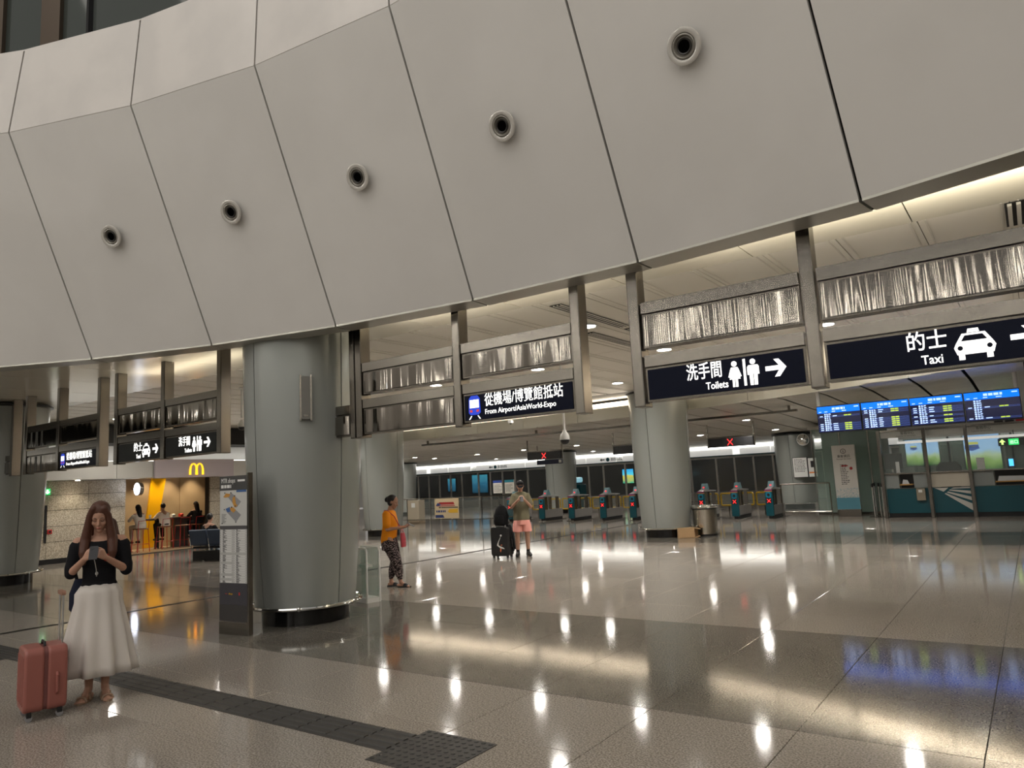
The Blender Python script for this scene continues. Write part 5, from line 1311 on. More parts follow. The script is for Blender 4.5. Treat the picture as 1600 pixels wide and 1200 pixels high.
# air slots in the high ceiling
for (xa, ya_, yb2, lb_) in ((-4.98, 8.1, 10.1, 'nearest of three'), (-5.62, 10.1, 12.1, 'left one of three'), (-4.98, 10.3, 12.2, 'rear right of three')):
    t = thing('air_slot', 'dark linear air slot in the cream ceiling behind the train sign, ' + lb_, 'air vent', (xa, ya_, ZC - .002), 0, 'linear air slots')
    b = MB(); b.box((-.09, 0, 0), (.09, yb2 - ya_, .012)); b.build('slot', M_SEAM, t)
    for s in (-.085, -.03, .03, .085): b = MB(); b.box((s - .008, 0, -.008), (s + .008, yb2 - ya_, .0)); b.build('blade', M_LAMPRIM, t)
p = atz(1575, 335, ZC); t = thing('ceiling_grille', 'slatted air grille in the cream ceiling at the upper right edge', 'air vent', (p[0], 7.95, ZC))
for k in range(9): b = MB(); b.box((k * .07, 0, -.02), (k * .07 + .035, .8, .01)); b.build('slat', M_LAMPRIM, t)
b = MB(); b.box((-.02, -.02, .003), (.66, .82, .009)); b.build('dark_back', M_SEAM, t)

# ================================================================ PEOPLE
def remeshed(b, name, m, parent, vox, smooth=2, factor=.5):
    me = bpy.data.meshes.new('src'); me.from_pydata([tuple(v) for v in b.v], [], b.f)
    o = bpy.data.objects.new('src', me); COL.objects.link(o)
    r = o.modifiers.new('r', 'REMESH'); r.mode = 'VOXEL'; r.voxel_size = vox; r.use_smooth_shade = True
    s = o.modifiers.new('s', 'SMOOTH'); s.iterations = smooth; s.factor = factor
    bpy.context.view_layer.update()
    me2 = bpy.data.meshes.new_from_object(o.evaluated_get(bpy.context.evaluated_depsgraph_get()))
    bpy.data.objects.remove(o); bpy.data.meshes.remove(me)
    me2.materials.clear(); me2.materials.append(m)
    for p in me2.polygons: p.use_smooth = True
    ob = bpy.data.objects.new(name, me2); COL.objects.link(ob); ob.parent = parent
    return ob
V3 = Vector
def skin(name, c): 
    m = mat(name, c, .5, spec=.35); return m
SK1 = skin('skin_fair', (.47, .27, .19)); SK2 = skin('skin_tan', (.40, .22, .15))
def head_prims(b, hc, tilt, s=1.):
    T = Matrix.Translation(hc) @ Matrix.Rotation(tilt, 4, 'X') @ Matrix.Scale(s, 4)
    def E(c, r): b.ball(T @ V3(c), tuple(q * s for q in r), 20, 14, Matrix.Rotation(tilt, 4, 'X'))
    E((0, .012, .022), (.074, .092, .094)); E((0, -.018, -.035), (.060, .066, .078)); E((0, -.058, -.098), (.026, .024, .020)); E((0, -.02, -.075), (.047, .055, .035))
    for x in (-1, 1):
        E((x * .034, -.055, -.028), (.026, .026, .026)); E((x * .077, .008, -.008), (.011, .020, .031)); E((x * .028, -.073, .020), (.024, .012, .008))
    b.cap(T @ V3((0, -.084, .006)), T @ V3((0, -.100, -.030)), .0075 * s, .0115 * s); E((0, -.094, -.034), (.016, .011, .009))
    E((0, -.083, -.062), (.021, .010, .007)); E((0, -.081, -.071), (.018, .011, .007))
    return T
def face_parts(T, par, s=1., closed=True, lipc=(.42, .10, .09)):
    L = mat('lips', lipc, .4); D = mat('brow_hair', (.03, .018, .012), .7)
    R = T.to_3x3().to_4x4()
    b = MB(); b.tube([T @ V3((x * .021, -.0915 + abs(x) * .006, -.065)) for x in (-1, -.5, 0, .5, 1)], .004 * s, 6, rs=[.001 * s, .0042 * s, .005 * s, .0042 * s, .001 * s]); b.build('lips', L, par, True)
    for sx in (-1, 1):
        b = MB(); b.tube([T @ V3((sx * (.014 + .030 * k), -.0865 + .010 * k * k, .0255 + .006 * math.sin(PI * k))) for k in (0, .33, .66, 1)], .003 * s, 6, rs=[.002 * s, .0032 * s, .003 * s, .001 * s]); b.build('eyebrow', D, par, True)
        b = MB(); b.tube([T @ V3((sx * (.017 + .026 * k), -.0805 + .007 * k * k, .000 - .006 * math.sin(PI * k))) for k in (0, .25, .5, .75, 1)], .0022 * s, 6); b.build('eyelashes', D, par, True)
        if not closed: b = MB(); b.ball(T @ V3((sx * .030, -.0735, .004)), (.013 * s, .008 * s, .006 * s), 12, 8); b.build('eye', M_WHITE, par, True)
def hand(b, w, d, n, sdir, curl=.9, s=1., r=.0085):
    """w wrist, d towards the fingers, n palm normal (fingers curl towards n), sdir towards the thumb"""
    d = V3(d).normalized(); n = V3(n); n = (n - d * n.dot(d)).normalized(); q = V3(sdir); q = (q - d * q.dot(d) - n * q.dot(n)).normalized(); w = V3(w)
    kn = []
    for k, (off, ln) in enumerate(((.030, .076), (.010, .080), (-.010, .076), (-.028, .068))):
        p = w + d * ln * s + q * off * s; b.cap(w + q * off * .55 * s + d * .008, p, .016 * s, .0125 * s, 10); kn.append(p)
    for k, (p, fl) in enumerate(zip(kn, (.92, 1.05, .98, .78))):
        a = 0; dirc = d
        for j, (L_, rr) in enumerate(((.040, r), (.025, r * .92), (.019, r * .82))):
            a += curl * (.55 if j == 0 else .75) * (1 + .08 * k)
            dirc = d * math.cos(a) + n * math.sin(a); p2 = p + dirc * L_ * fl * s; b.cap(p, p2, rr * s, rr * .92 * s, 10); p = p2
    t0 = w + d * .020 * s + q * .022 * s; t1 = t0 + (d * .55 + q * .62 + n * .35).normalized() * .040 * s; t2 = t1 + (d * .80 + q * .10 + n * .55).normalized() * .030 * s; t3 = t2 + (d * .8 - q * .15 + n * .55).normalized() * .022 * s
    b.cap(t0, t1, .0145 * s, .0115 * s, 10); b.cap(t1, t2, .0112 * s, .010 * s, 10); b.cap(t2, t3, .010 * s, .0085 * s, 10)
def foot(b, an, yaw=0., s=1., L=.235):
    an = V3(an); f = V3((math.sin(yaw), -math.cos(yaw), 0)); sd = V3((math.cos(yaw), math.sin(yaw), 0))
    z = an.z
    b.cap(an, an + f * .05 * s - V3((0, 0, z - .045)), .036 * s, .034 * s); b.cap(an - f * .035 * s - V3((0, 0, z - .033)), an + f * .10 * s - V3((0, 0, z - .030)), .030 * s, .028 * s)
    b.cap(an + f * .05 * s - V3((0, 0, z - .038)), an + f * .135 * s - V3((0, 0, z - .022)), .030 * s, .022 * s)
    for k in range(5):
        o = (k - 2) * .0165 * s; l = (.150 + .028) * s - abs(k - 1) * .011 * s
        b.cap(an + f * .11 * s + sd * o * .9 - V3((0, 0, z - .020)), an + f * l + sd * o - V3((0, 0, z - .012)), .012 * s, (.0105 if k else .012) * s, 8)
def phone(par_label, loc, rot, cat='phone', col=(.02, .02, .025)):
    t = thing('mobile_phone', par_label, cat, loc); t.rotation_euler = rot
    b = MB(); b.prism(rounded(.073, .150, .012), -.004, .004, 'y'); b.build('body', mat('phone_back', col, .45), t)
    b = MB(); b.prism(rounded(.030, .030, .006, 4, -.016, .050), -.004 - .0025, -.004, 'y'); b.build('camera_bump', M_DARKM, t)
    b = MB(); b.prism(rounded(.067, .142, .010), .004, .0045, 'y'); b.build('screen', mat('phone_screen', (.02, .02, .03), .1, emit=(.5, .6, .8), es=.25), t)
    return t
def cloth(name, c, rough=.85, bump=(28, .25, .004)): return mat(name, c, rough, bump=bump, spec=.2)
def hairm(name, c): return mat(name, c, .42, spec=.4, bump=(60, .55, .006, (1, 1, .06)))

# ---- woman in the long white skirt
p = atz(150, 1093, 0); WPOS = V3((p[0], p[1], 0)); WR = face_cam(p) + math.radians(-8)
W = thing('person', 'woman in black off-shoulder top and long white skirt looking down at a phone', 'person', WPOS, WR)
hc, tl_ = V3((.0, -.035, 1.565)), math.radians(24)
b = MB(); T = head_prims(b, hc, tl_)
b.cap((0, .02, 1.36), (0, .0, 1.50), .055, .047); b.cap((-.13, .015, 1.352), (.13, .015, 1.352), .052, .052)
b.loft([((0, .01, 1.0), .125, .09), ((0, .01, 1.12), .12, .085), ((0, 0, 1.25), .145, .095), ((0, .01, 1.36), .15, .075), ((0, .015, 1.40), .07, .05)], 24)
b.loft([((0, .01, .88), .16, .11), ((0, .01, 1.0), .13, .09)], 24)
for s in (-1, 1):
    sh_, el, wr = V3((s * .170, .012, 1.352)), V3((s * .212, -.02, 1.095)), V3((s * .075, -.235, 1.225))
    b.cap(sh_, el, .047, .037); b.cap(el, wr, .037, .023); b.ball(el, .036, 12, 8)
    hand(b, wr, V3((-s * .45, -.50, .42)), V3((-s * .75, .30, .25)), V3((0, -.1, 1)), 1.05, .92)
    hip, kn, an = V3((s * .09, .01, .90)), V3((s * .065, -.01, .49)), V3((s * .062, .03, .10))
    b.cap(hip, kn, .085, .052); b.cap(kn, kn * .55 + an * .45 + V3((0, .012, 0)), .050, .048); b.cap(kn * .55 + an * .45 + V3((0, .012, 0)), an, .046, .030)
    foot(b, an, s * .32, .92)
remeshed(b, 'body', SK1, W, .0062, 2)
face_parts(T, W)
b = MB()
def HB(c, r): b.ball(T @ V3(c), r, 18, 12, Matrix.Rotation(tl_, 4, 'X'))
HB((0, .030, .052), (.084, .100, .086)); HB((0, .062, -.04), (.082, .062, .11))
for s in (-1, 1):
    P = [V3((hc.x + s * .045, hc.y - .070, hc.z + .075)), V3((hc.x + s * .074, hc.y - .050, hc.z + .015)), V3((hc.x + s * .088, hc.y - .03, hc.z - .08)), V3((s * .105, -.050, 1.37)), V3((s * .112, -.085, 1.26)), V3((s * .105, -.105, 1.17))]
    R_ = [.028, .026, .034, .044, .040, .018]
    for i in range(5): b.cap(P[i], P[i + 1], R_[i], R_[i + 1], 14)
    b.cap((s * .07, .07, 1.50), (s * .12, .055, 1.30), .055, .05); b.cap((s * .12, .055, 1.30), (s * .13, -.01, 1.20), .045, .02)
HRW = hairm('hair_auburn', (.075, .028, .016))
remeshed(b, 'hair', HRW, W, .008, 3)
b = MB()
b.loft([((0, .012, .965), .142, .103), ((0, .012, .985), .146, .106), ((0, .012, 1.0), .132, .094), ((0, .01, 1.12), .130, .093), ((0, -.004, 1.235), .158, .112), ((0, .006, 1.33), .185, .090), ((0, .012, 1.362), .200, .072)], 28)
for s in (-1, 1): b.cap((s * .180, .012, 1.315), (s * .214, -.012, 1.125), .060, .052, 16); b.cap((s * .214, -.012, 1.14), (s * .216, -.018, 1.088), .054, .050, 16)
remeshed(b, 'top', cloth('black_knit', (.008, .008, .010)), W, .009, 2)
wob = lambda j, a: (.012 + .0105 * j) * math.cos(11 * a + .5 * math.sin(2 * a)) + .006 * j * math.cos(5 * a + 1)
rg_ = []
for k in range(11):
    t_ = k / 10; z = .985 - t_ * .765; rx = .135 + .155 * t_ ** .72; ry = .10 + .12 * t_ ** .8
    if k == 1: rx += .02; ry += .02
    rg_.append(((0, .01 + .02 * t_, z), rx, ry))
b = MB(); b.loft(rg_[::-1], 110, False, lambda j, a: wob(10 - j, a))
sk_ = b.build('skirt', mat('white_cotton', (.66, .62, .58), .8, spec=.2, bump=(30, .25, .004, (1, 1, .15))), W, True); sk_.modifiers.new('s', 'SOLIDIFY').thickness = .004
SAND = mat('sandal_beige', (.32, .22, .15), .5)
for s in (-1, 1):
    yaw = s * .32; an = V3((s * .062, .03, 0)); f = V3((math.sin(yaw), -math.cos(yaw), 0)); sd = V3((math.cos(yaw), math.sin(yaw), 0))
    sn = bpy.data.objects.new('sandal', None); COL.objects.link(sn); sn.parent = W
    b = MB(); pts = []
    for k in range(20):
        a = 2 * PI * k / 20; q = an + f * (.055 + .125 * math.cos(a)) + sd * (.040 + .006 * math.cos(a)) * math.sin(a); pts.append((q.x, q.y))
    b.prism(pts, 0, .014); o_ = b.build('sole', SAND, sn)
    b = MB()
    for off, zz in ((.115, .052), (.04, .075)):
        c = an + f * off; b.tube([c + sd * (-.042 if off > .1 else -.036) + V3((0, 0, .012)), c + sd * -.03 + V3((0, 0, zz * .8)), c + V3((0, 0, zz)), c + sd * .03 + V3((0, 0, zz * .8)), c + sd * (.042 if off > .1 else .036) + V3((0, 0, .012))], .011, 8)
    b.build('strap', SAND, sn, True)
b = MB(); b.tube([(-.0 + .0, -.315, 1.235), (.004, -.27, 1.19), (.006, -.20, 1.12), (.002, -.15, 1.06)], .0035, 6); b.ball((.004, -.16, 1.085), (.012, .008, .016), 10, 6)
b.build('phone_lanyard', mat('lanyard_pearl', (.5, .5, .48), .3), W, True)
b = MB(); b.tube([V3((.085, -.225, 1.22)) + V3((.018 * math.cos(a), .02 * math.cos(a), .028 * math.sin(a))) for a in [2 * PI * k / 16 for k in range(16)]], .004, 6, True); b.build('bracelet', mat('red_bead', (.35, .03, .02), .4), W, True)
Mw = Matrix.Translation(WPOS) @ Matrix.Rotation(WR, 4, 'Z')
q = Mw @ V3((0, -.325, 1.272)); ph0 = phone('dark phone held in both hands by the woman in the white skirt', q, (math.radians(-35), 0, WR)); ph0.scale = (.9, .9, .86)

# ---- pink suitcase with a dark handbag on its handle
def wheel_pair(t, x, y, m=M_BLACK, r=.025):
    b = MB()
    for dx in (-.014, .014): b.lathe([(r * .4, -.008), (r, -.006), (r, .006), (r * .4, .008)], 16, M=Matrix.Translation((x + dx, y, r)) @ Matrix.Rotation(PI / 2, 4, 'Y'))
    b.build('wheel', mat('wheel_grey', (.25, .25, .26), .3), t, True)
    b = MB(); b.box((x - .024, y - .018, r * 1.2), (x + .024, y + .018, r * 3)); b.build('wheel_housing', m, t, bevel=.005)
def suitcase(label, loc, rz_, w_, d_, h_, m, ribs=True, handle=.95, zipm=None, hy=-.004):
    """faces local -Y (the wide shell side)"""
    t = thing('suitcase', label, 'suitcase', loc, rz_)
    z0 = .065
    for s, nm in ((-1, 'front_shell'), (1, 'rear_shell')):
        b = MB(); y0, y1 = (-d_ / 2, -.008) if s < 0 else (.008, d_ / 2)
        b.prism(rounded(w_, h_ - z0, .06, 6, 0, z0 + (h_ - z0) / 2), y0, y1, 'y'); b.build(nm, m, t, True, bevel=.022, seg=4)
    b = MB(); b.prism(rounded(w_ - .012, h_ - z0 - .012, .055, 6, 0, z0 + (h_ - z0) / 2), -.012, .012, 'y'); b.build('zip_band', zipm or M_DARKM, t)
    if ribs:
        for s in (-1, 1):
            for k in range(5):
                x = (k - 2) * w_ * .19; b = MB(); b.box((x - .012, s * d_ / 2 - .006, z0 + .06), (x + .012, s * d_ / 2 + .004, h_ - .06)); b.build('rib', m, t, bevel=.004)
    b = MB(); b.tube([(w_ / 2 - .002, hy, h_ * .34), (w_ / 2 + .022, hy, h_ * .37), (w_ / 2 + .022, hy, h_ * .60), (w_ / 2 - .002, hy, h_ * .63)], .011, 8); b.build('side_handle', m, t, True)
    b = MB(); b.tube([(-.07, 0, h_ - .004), (-.06, 0, h_ + .022), (.06, 0, h_ + .022), (.07, 0, h_ - .004)], .010, 8); b.build('top_handle', M_DARKM, t, True)
    for sx in (-1, 1):
        for sy in (-1, 1): wheel_pair(t, sx * (w_ / 2 - .05), sy * (d_ / 2 - .045))
    if handle:
        b = MB()
        for s in (-1, 1): b.tube([(s * .075, d_ / 2 - .03, h_ - .02), (s * .075, d_ / 2 - .03, handle)], .008, 8)
        b.build('pull_tubes', M_CHROME, t, True)
        b = MB(); b.prism(rounded(.20, .035, .015, 4, 0, handle), d_ / 2 - .045, d_ / 2 - .015, 'y'); b.build('pull_grip', mat('grip_rose', (.30, .16, .11), .45), t, True)
    return t
PINK = mat('suitcase_pink', (.30, .105, .085), .38, spec=.5)
p = atz(84, 1122, 0); c = p * 1.0; away = V3((p[0], p[1], 0)).normalized()
S = V3((c[0], c[1], 0)) + away * .15 + V3((-.05, -.075, 0))
# turned so that the narrow side looks at the camera
sc1 = suitcase('rose pink hard shell suitcase standing beside the woman in the white skirt', S, face_cam(S) + math.radians(-82), .37, .30, .56, PINK, True, .96, mat('zip_rose', (.15, .05, .045), .5), .075)
hb = thing('handbag', 'dark blue bag behind the left hip of the woman in the white skirt', 'handbag', WPOS + V3((p[0], p[1], 0)).normalized() * .16, face_cam(S))
b = MB(); b.loft([((-.12, .06, .72), .07, .045), ((-.13, .06, .76), .09, .055), ((-.13, .06, .90), .09, .05), ((-.13, .06, 1.02), .05, .03)], 20); b.build('bag_body', cloth('navy_bag', (.015, .018, .035)), hb, True)
b = MB(); b.tube([(-.16, .06, 1.00), (-.18, .06, 1.08), (-.14, .06, 1.16), (-.10, .06, 1.10), (-.10, .06, 1.0)], .014, 8); b.build('bag_strap', cloth('black_knit', (.008, .008, .010)), hb, True)

# ---- woman in the orange blouse
p = atz(612, 917, 0); WO = V3((p[0], p[1], 0)); to_right = V3((R3[0], R3[1], 0)).normalized()
RO_ = math.atan2(to_right.y, to_right.x) + PI / 2 + math.radians(-12)
O = thing('person', 'woman in orange blouse and patterned trousers facing right with a phone in hand', 'person', WO, RO_); SO = .94
# local: -Y is the way she faces (image right), +X is towards... her left side
hc, tl_ = V3((0, -.07, 1.44)), math.radians(20)
b = MB(); T = head_prims(b, hc, tl_, .96)
b.cap((0, .0, 1.26), (0, -.04, 1.38), .052, .047); b.cap((-.11, .0, 1.235), (.11, .0, 1.235), .046, .046)
b.loft([((0, .01, .84), .13, .085), ((0, .01, 1.0), .12, .085), ((0, -.01, 1.15), .135, .09), ((0, .0, 1.24), .125, .06)], 24)
for s in (-1, 1):
    sh_, el, wr = V3((s * .155, .01, 1.24)), V3((s * .185, -.02, .985)), V3((s * .09, -.25, 1.0))
    b.cap(sh_, el, .045, .036); b.cap(el, wr, .036, .023); hand(b, wr, V3((-s * .25, -.6, .10)), V3((-s * .2, 0, 1)), V3((-s * 1, 0, .3)), .8, .9)
    hip = V3((s * .085, .01, .84)); kn = V3((s * .085, -.05 if s > 0 else -.12, .45)); an = V3((s * .075, .04 if s > 0 else -.20, .09))
    b.cap(hip, kn, .085, .055); b.cap(kn, an, .052, .030); foot(b, an, 0, .92)
remeshed(b, 'body', SK2, O, .008, 2); face_parts(T, O, .96)
b = MB(); R4 = Matrix.Rotation(tl_, 4, 'X')
b.ball(T @ V3((0, .036, .032)), (.082, .094, .094), 18, 12, R4); b.ball(T @ V3((0, .03, -.03)), (.082, .065, .06), 16, 10, R4); b.ball(T @ V3((0, .125, .005)), (.045, .045, .05), 14, 10, R4); b.ball(T @ V3((0, .10, .05)), (.03, .035, .035), 12, 8, R4)
remeshed(b, 'hair', hairm('hair_black', (.010, .009, .010)), O, .010, 3)
ORG = mat('orange_cotton', (.80, .27, .012), .75, spec=.2, bump=(9, .5, .02))
b = MB()
b.loft([((0, .04, .735), .155, .115), ((0, .03, .80), .175, .130), ((0, .010, .95), .17, .125), ((0, -.008, 1.12), .165, .118), ((0, .0, 1.24), .160, .088), ((0, .0, 1.30), .085, .065)], 28)
for s in (-1, 1): b.cap((s * .15, .008, 1.235), (s * .183, -.012, 1.06), .066, .072, 16)
remeshed(b, 'blouse', ORG, O, .010, 3)
TR = vary(mat('patterned_cloth', (.018, .014, .016), .85, spec=.15), (.35, .27, .26), 34, .52, .60, 2, stretch=(1, 1, 2.6))
b = MB(); b.loft([((0, .02, .62), .15, .13), ((0, .02, .74), .168, .14), ((0, .02, .86), .15, .12)], 24)
for s in (-1, 1):
    kn = V3((s * .085, -.06 if s > 0 else -.13, .45)); an = V3((s * .075, .035 if s > 0 else -.185, .155))
    b.cap((s * .085, .01, .74), kn, .108, .092, 16); b.cap(kn, kn * .35 + an * .65, .092, .078, 16); b.cap(kn * .35 + an * .65, an, .078, .045, 16)
remeshed(b, 'trousers', TR, O, .011, 3)
for s in (-1, 1):
    an = V3((s * .075, .04 if s > 0 else -.20, 0)); sp = bpy.data.objects.new('slipper', None); COL.objects.link(sp); sp.parent = O
    pts = [(an.x + .045 * math.sin(a), an.y - .055 - .128 * math.cos(a)) for a in [2 * PI * k / 20 for k in range(20)]]
    b = MB(); b.prism(pts, 0, .020); b.build('sole', M_BLACK, sp)
    b = MB(); b.loft([((an.x, an.y - .085, .02), .046, .05), ((an.x, an.y - .08, .05), .038, .045), ((an.x, an.y - .07, .068), .02, .032)], 16); b.build('upper', mat('slipper_black', (.015, .017, .018), .5), sp, True)
Mo = Matrix.Translation(WO) @ Matrix.Rotation(RO_, 4, 'Z')
cb = thing('crossbody_bag', 'red shoulder bag at the hip of the woman in the orange blouse', 'bag', Mo @ V3((-.0, 0, 0)), RO_)
REDB = mat('bag_red', (.45, .05, .07), .5)
b = MB(); b.loft([((.10, -.20, .66), .085, .030), ((.10, -.20, .68), .095, .036), ((.10, -.195, .80), .092, .038), ((.10, -.185, .90), .080, .030)], 20); o_ = b.build('bag_body', REDB, cb, True)
b = MB(); b.tube([(.02, -.235, .79), (.18, -.235, .79)], .004, 6); b.tube([(.02, -.238, .73), (.18, -.238, .73)], .004, 6); b.build('seam', mat('bag_dark_red', (.18, .01, .02), .5), cb)
b = MB(); b.tube([(.16, -.19, .89), (.20, -.13, 1.0), (.19, .0, 1.06), (.10, .13, 1.20), (.0, .10, 1.30), (-.10, .0, 1.30), (-.10, -.12, 1.20), (0, -.175, 1.02), (.05, -.19, .90)], .008, 6); b.build('strap', REDB, cb, True)
q = Mo @ V3((.0, -.375, 1.045)); ph = phone('phone held out in front by the woman in the orange blouse', q, (0, 0, 0))
ph.rotation_euler = (math.radians(-62), 0, RO_)

# ---- man in T-shirt and pink shorts
p = atz(818, 869, 0); WM = V3((p[0], p[1], 0)); RM = face_cam(p) + math.radians(4)
Mn = thing('person', 'man in olive T-shirt, pink shorts and black cap looking at a phone', 'person', WM, RM)
hc, tl_ = V3((0, -.045, 1.575)), math.radians(24)
b = MB(); T = head_prims(b, hc, tl_, 1.0)
b.cap((0, .01, 1.38), (0, -.015, 1.50), .06, .053); b.cap((-.125, .01, 1.36), (.125, .01, 1.36), .048, .048)
b.loft([((0, .0, .88), .15, .11), ((0, .0, 1.1), .15, .10), ((0, -.005, 1.28), .15, .095), ((0, .0, 1.36), .13, .07)], 24)
for s in (-1, 1):
    sh_, el, wr = V3((s * .170, .01, 1.35)), V3((s * .225, -.03, 1.10)), V3((s * .065, -.24, 1.27))
    b.cap(sh_ * .95, el, .042, .038); b.cap(el, wr, .040, .026); hand(b, wr, V3((-s * .5, -.45, .35)), V3((-s * .7, .3, .25)), V3((0, -.1, 1)), 1.0, 1.02)
    hip, kn, an = V3((s * .10, .01, .88)), V3((s * .115, -.015, .47)), V3((s * .118, .02, .10))
    b.cap(hip, kn, .09, .058); b.cap(kn, kn * .6 + an * .4 + V3((0, .015, 0)), .055, .057); b.cap(kn * .6 + an * .4 + V3((0, .015, 0)), an, .054, .036); foot(b, an, s * .2, 1.0)
remeshed(b, 'body', SK1, Mn, .009, 2); face_parts(T, Mn, 1.0)
OL = mat('olive_cotton', (.165, .15, .098), .85, spec=.15, bump=(8, .5, .02))
b = MB()
b.loft([((0, .005, .80), .188, .125), ((0, .005, .84), .192, .13), ((0, .0, 1.05), .176, .122), ((0, -.005, 1.22), .178, .12), ((0, .0, 1.35), .180, .10), ((0, .005, 1.42), .13, .078), ((0, .0, 1.445), .082, .066)], 28)
for s in (-1, 1): b.cap((s * .155, .008, 1.345), (s * .212, -.018, 1.165), .070, .074, 16)
remeshed(b, 't_shirt', OL, Mn, .011, 3)
PK = mat('pink_cotton', (.80, .36, .31), .8, spec=.15, bump=(10, .45, .015))
b = MB(); b.loft([((0, .005, .70), .19, .125), ((0, .005, .82), .185, .125), ((0, .005, .90), .16, .11)], 24)
for s in (-1, 1): b.loft([((s * .112, .0, .545), .108, .115), ((s * .112, .0, .56), .112, .118), ((s * .105, .005, .70), .105, .115), ((s * .09, .005, .80), .09, .105)], 20)
remeshed(b, 'shorts', PK, Mn, .011, 2)
b = MB(); R4 = Matrix.Rotation(tl_, 4, 'X'); b.ball(T @ V3((0, .022, .040)), (.080, .097, .088), 20, 14, R4); remeshed(b, 'hair', hairm('hair_black', (.010, .009, .010)), Mn, .011, 2)
CP = cloth('cap_black', (.008, .008, .009))
b = MB(); P_ = []
for k in range(7):
    ph_ = PI / 2 * k / 6; P_.append((T @ V3((0, .01, .040 + .075 * math.sin(ph_))), .084 * math.cos(ph_) + .002, .102 * math.cos(ph_) + .002))
b.loft(P_, 24); cp_ = b.build('cap', CP, Mn, True)
b = MB(); n_ = 12; top_ = [T @ V3((.072 * math.cos(a), -.075 - .075 * math.sin(a), .048 - .02 * math.sin(a))) for a in [PI * k / n_ for k in range(n_ + 1)]]
b.add(top_ + [v_ + V3((0, 0, -.006)) for v_ in top_], [tuple(range(n_ + 1)), tuple(range(2 * n_ + 1, n_, -1))] + [(i, i + 1, n_ + 2 + i, n_ + 1 + i) for i in range(n_)]); b.build('visor', CP, cp_)
for s in (-1, 1):
    an = V3((s * .118, .02, 0)); b = MB(); b.cap(an + V3((0, 0, .17)), an + V3((0, 0, .09)), .041, .041); b.build('sock', CP, Mn, True)
    yaw = s * .2; f = V3((math.sin(yaw), -math.cos(yaw), 0)); b = MB()
    b.cap(an + V3((0, .0, .085)), an + f * .06 + V3((0, 0, .06)), .045, .045); b.cap(an - f * .03 + V3((0, 0, .048)), an + f * .15 + V3((0, 0, .045)), .046, .042); b.cap(an - f * .03 + V3((0, 0, .03)), an + f * .17 + V3((0, 0, .03)), .045, .04)
    sh2 = remeshed(b, 'shoe', mat('shoe_black', (.012, .012, .012), .5), Mn, .009, 2)
Mm = Matrix.Translation(WM) @ Matrix.Rotation(RM, 4, 'Z')
phone('dark phone held in both hands by the man in pink shorts', Mm @ V3((0, -.335, 1.285)), (math.radians(-40), 0, RM))
# black suitcase, backpack, jacket
p = atz(786, 874, 0); Sb = V3((p[0], p[1], 0)) + V3((p[0], p[1], 0)).normalized() * .16
BK = mat('suitcase_black', (.010, .010, .011), .4)
sb = suitcase('large black suitcase with a white and orange bird print beside the man', Sb, face_cam(Sb) + math.radians(-28), .44, .27, .70, BK, False, 0)
b = MB(); yq = -.137
b.prism([(-.02, .30), (.10, .25), (.13, .22), (.02, .24), (-.06, .30), (-.04, .36), (.02, .46), (.04, .50), (.03, .46), (-.02, .36)], yq - .004, yq, 'y')
b.prism(disc(.045, .515, .022, 12), yq - .004, yq, 'y'); b.build('white_bird_print', M_WHITE, sb)
b = MB(); b.prism([(.02, .24), (.05, .22), (.03, .15), (.01, .18)], yq - .005, yq - .001, 'y'); b.prism([(.03, .31), (.07, .32), (.06, .29)], yq - .005, yq - .001, 'y'); b.build('orange_bird_print', mat('print_orange', (.75, .2, .08), .5), sb)
bpk = thing('backpack', 'black backpack lying on top of the large black suitcase', 'backpack', Sb + V3((0, 0, .728)), face_cam(Sb) + math.radians(-20))
BKC = cloth('backpack_black', (.009, .009, .010))
b = MB(); b.loft([((0, 0, .0), .15, .09), ((0, 0, .03), .17, .105), ((.0, .0, .22), .165, .10), ((.015, 0, .36), .13, .08), ((.02, 0, .43), .07, .05)], 24, wob=lambda j, a: .02 * math.sin(3 * a + j)); b.build('main_bag', BKC, bpk, True)
b = MB(); b.loft([((-.01, -.10, .03), .11, .03), ((-.01, -.115, .10), .12, .04), ((-.01, -.10, .22), .10, .03)], 20); b.build('front_pocket', BKC, bpk, True)
b = MB(); b.tube([(-.03, 0, .41), (0, 0, .46), (.05, 0, .42)], .010, 8); b.tube([(.13, -.03, .34), (.19, -.04, .2), (.15, -.04, .05)], .014, 8); b.build('strap', BKC, bpk, True)
jk = thing('jacket', 'black jacket draped down the right side of the large black suitcase', 'jacket', Sb, face_cam(Sb))
b = MB(); b.loft([((.245, -.02, .16), .022, .05), ((.235, -.02, .22), .035, .08), ((.21, -.02, .45), .045, .10), ((.185, -.01, .64), .05, .11), ((.15, 0, .735), .06, .10)], 20, wob=lambda j, a: .06 * math.sin(4 * a + j)); b.build('folded_cloth', BKC, jk, True)
b = MB(); b.tube([(.16, -.05, .73), (.23, -.09, .55), (.26, -.08, .35), (.275, -.07, .20)], .03, 10, rs=[.03, .035, .032, .025]); b.build('sleeve', BKC, jk, True)

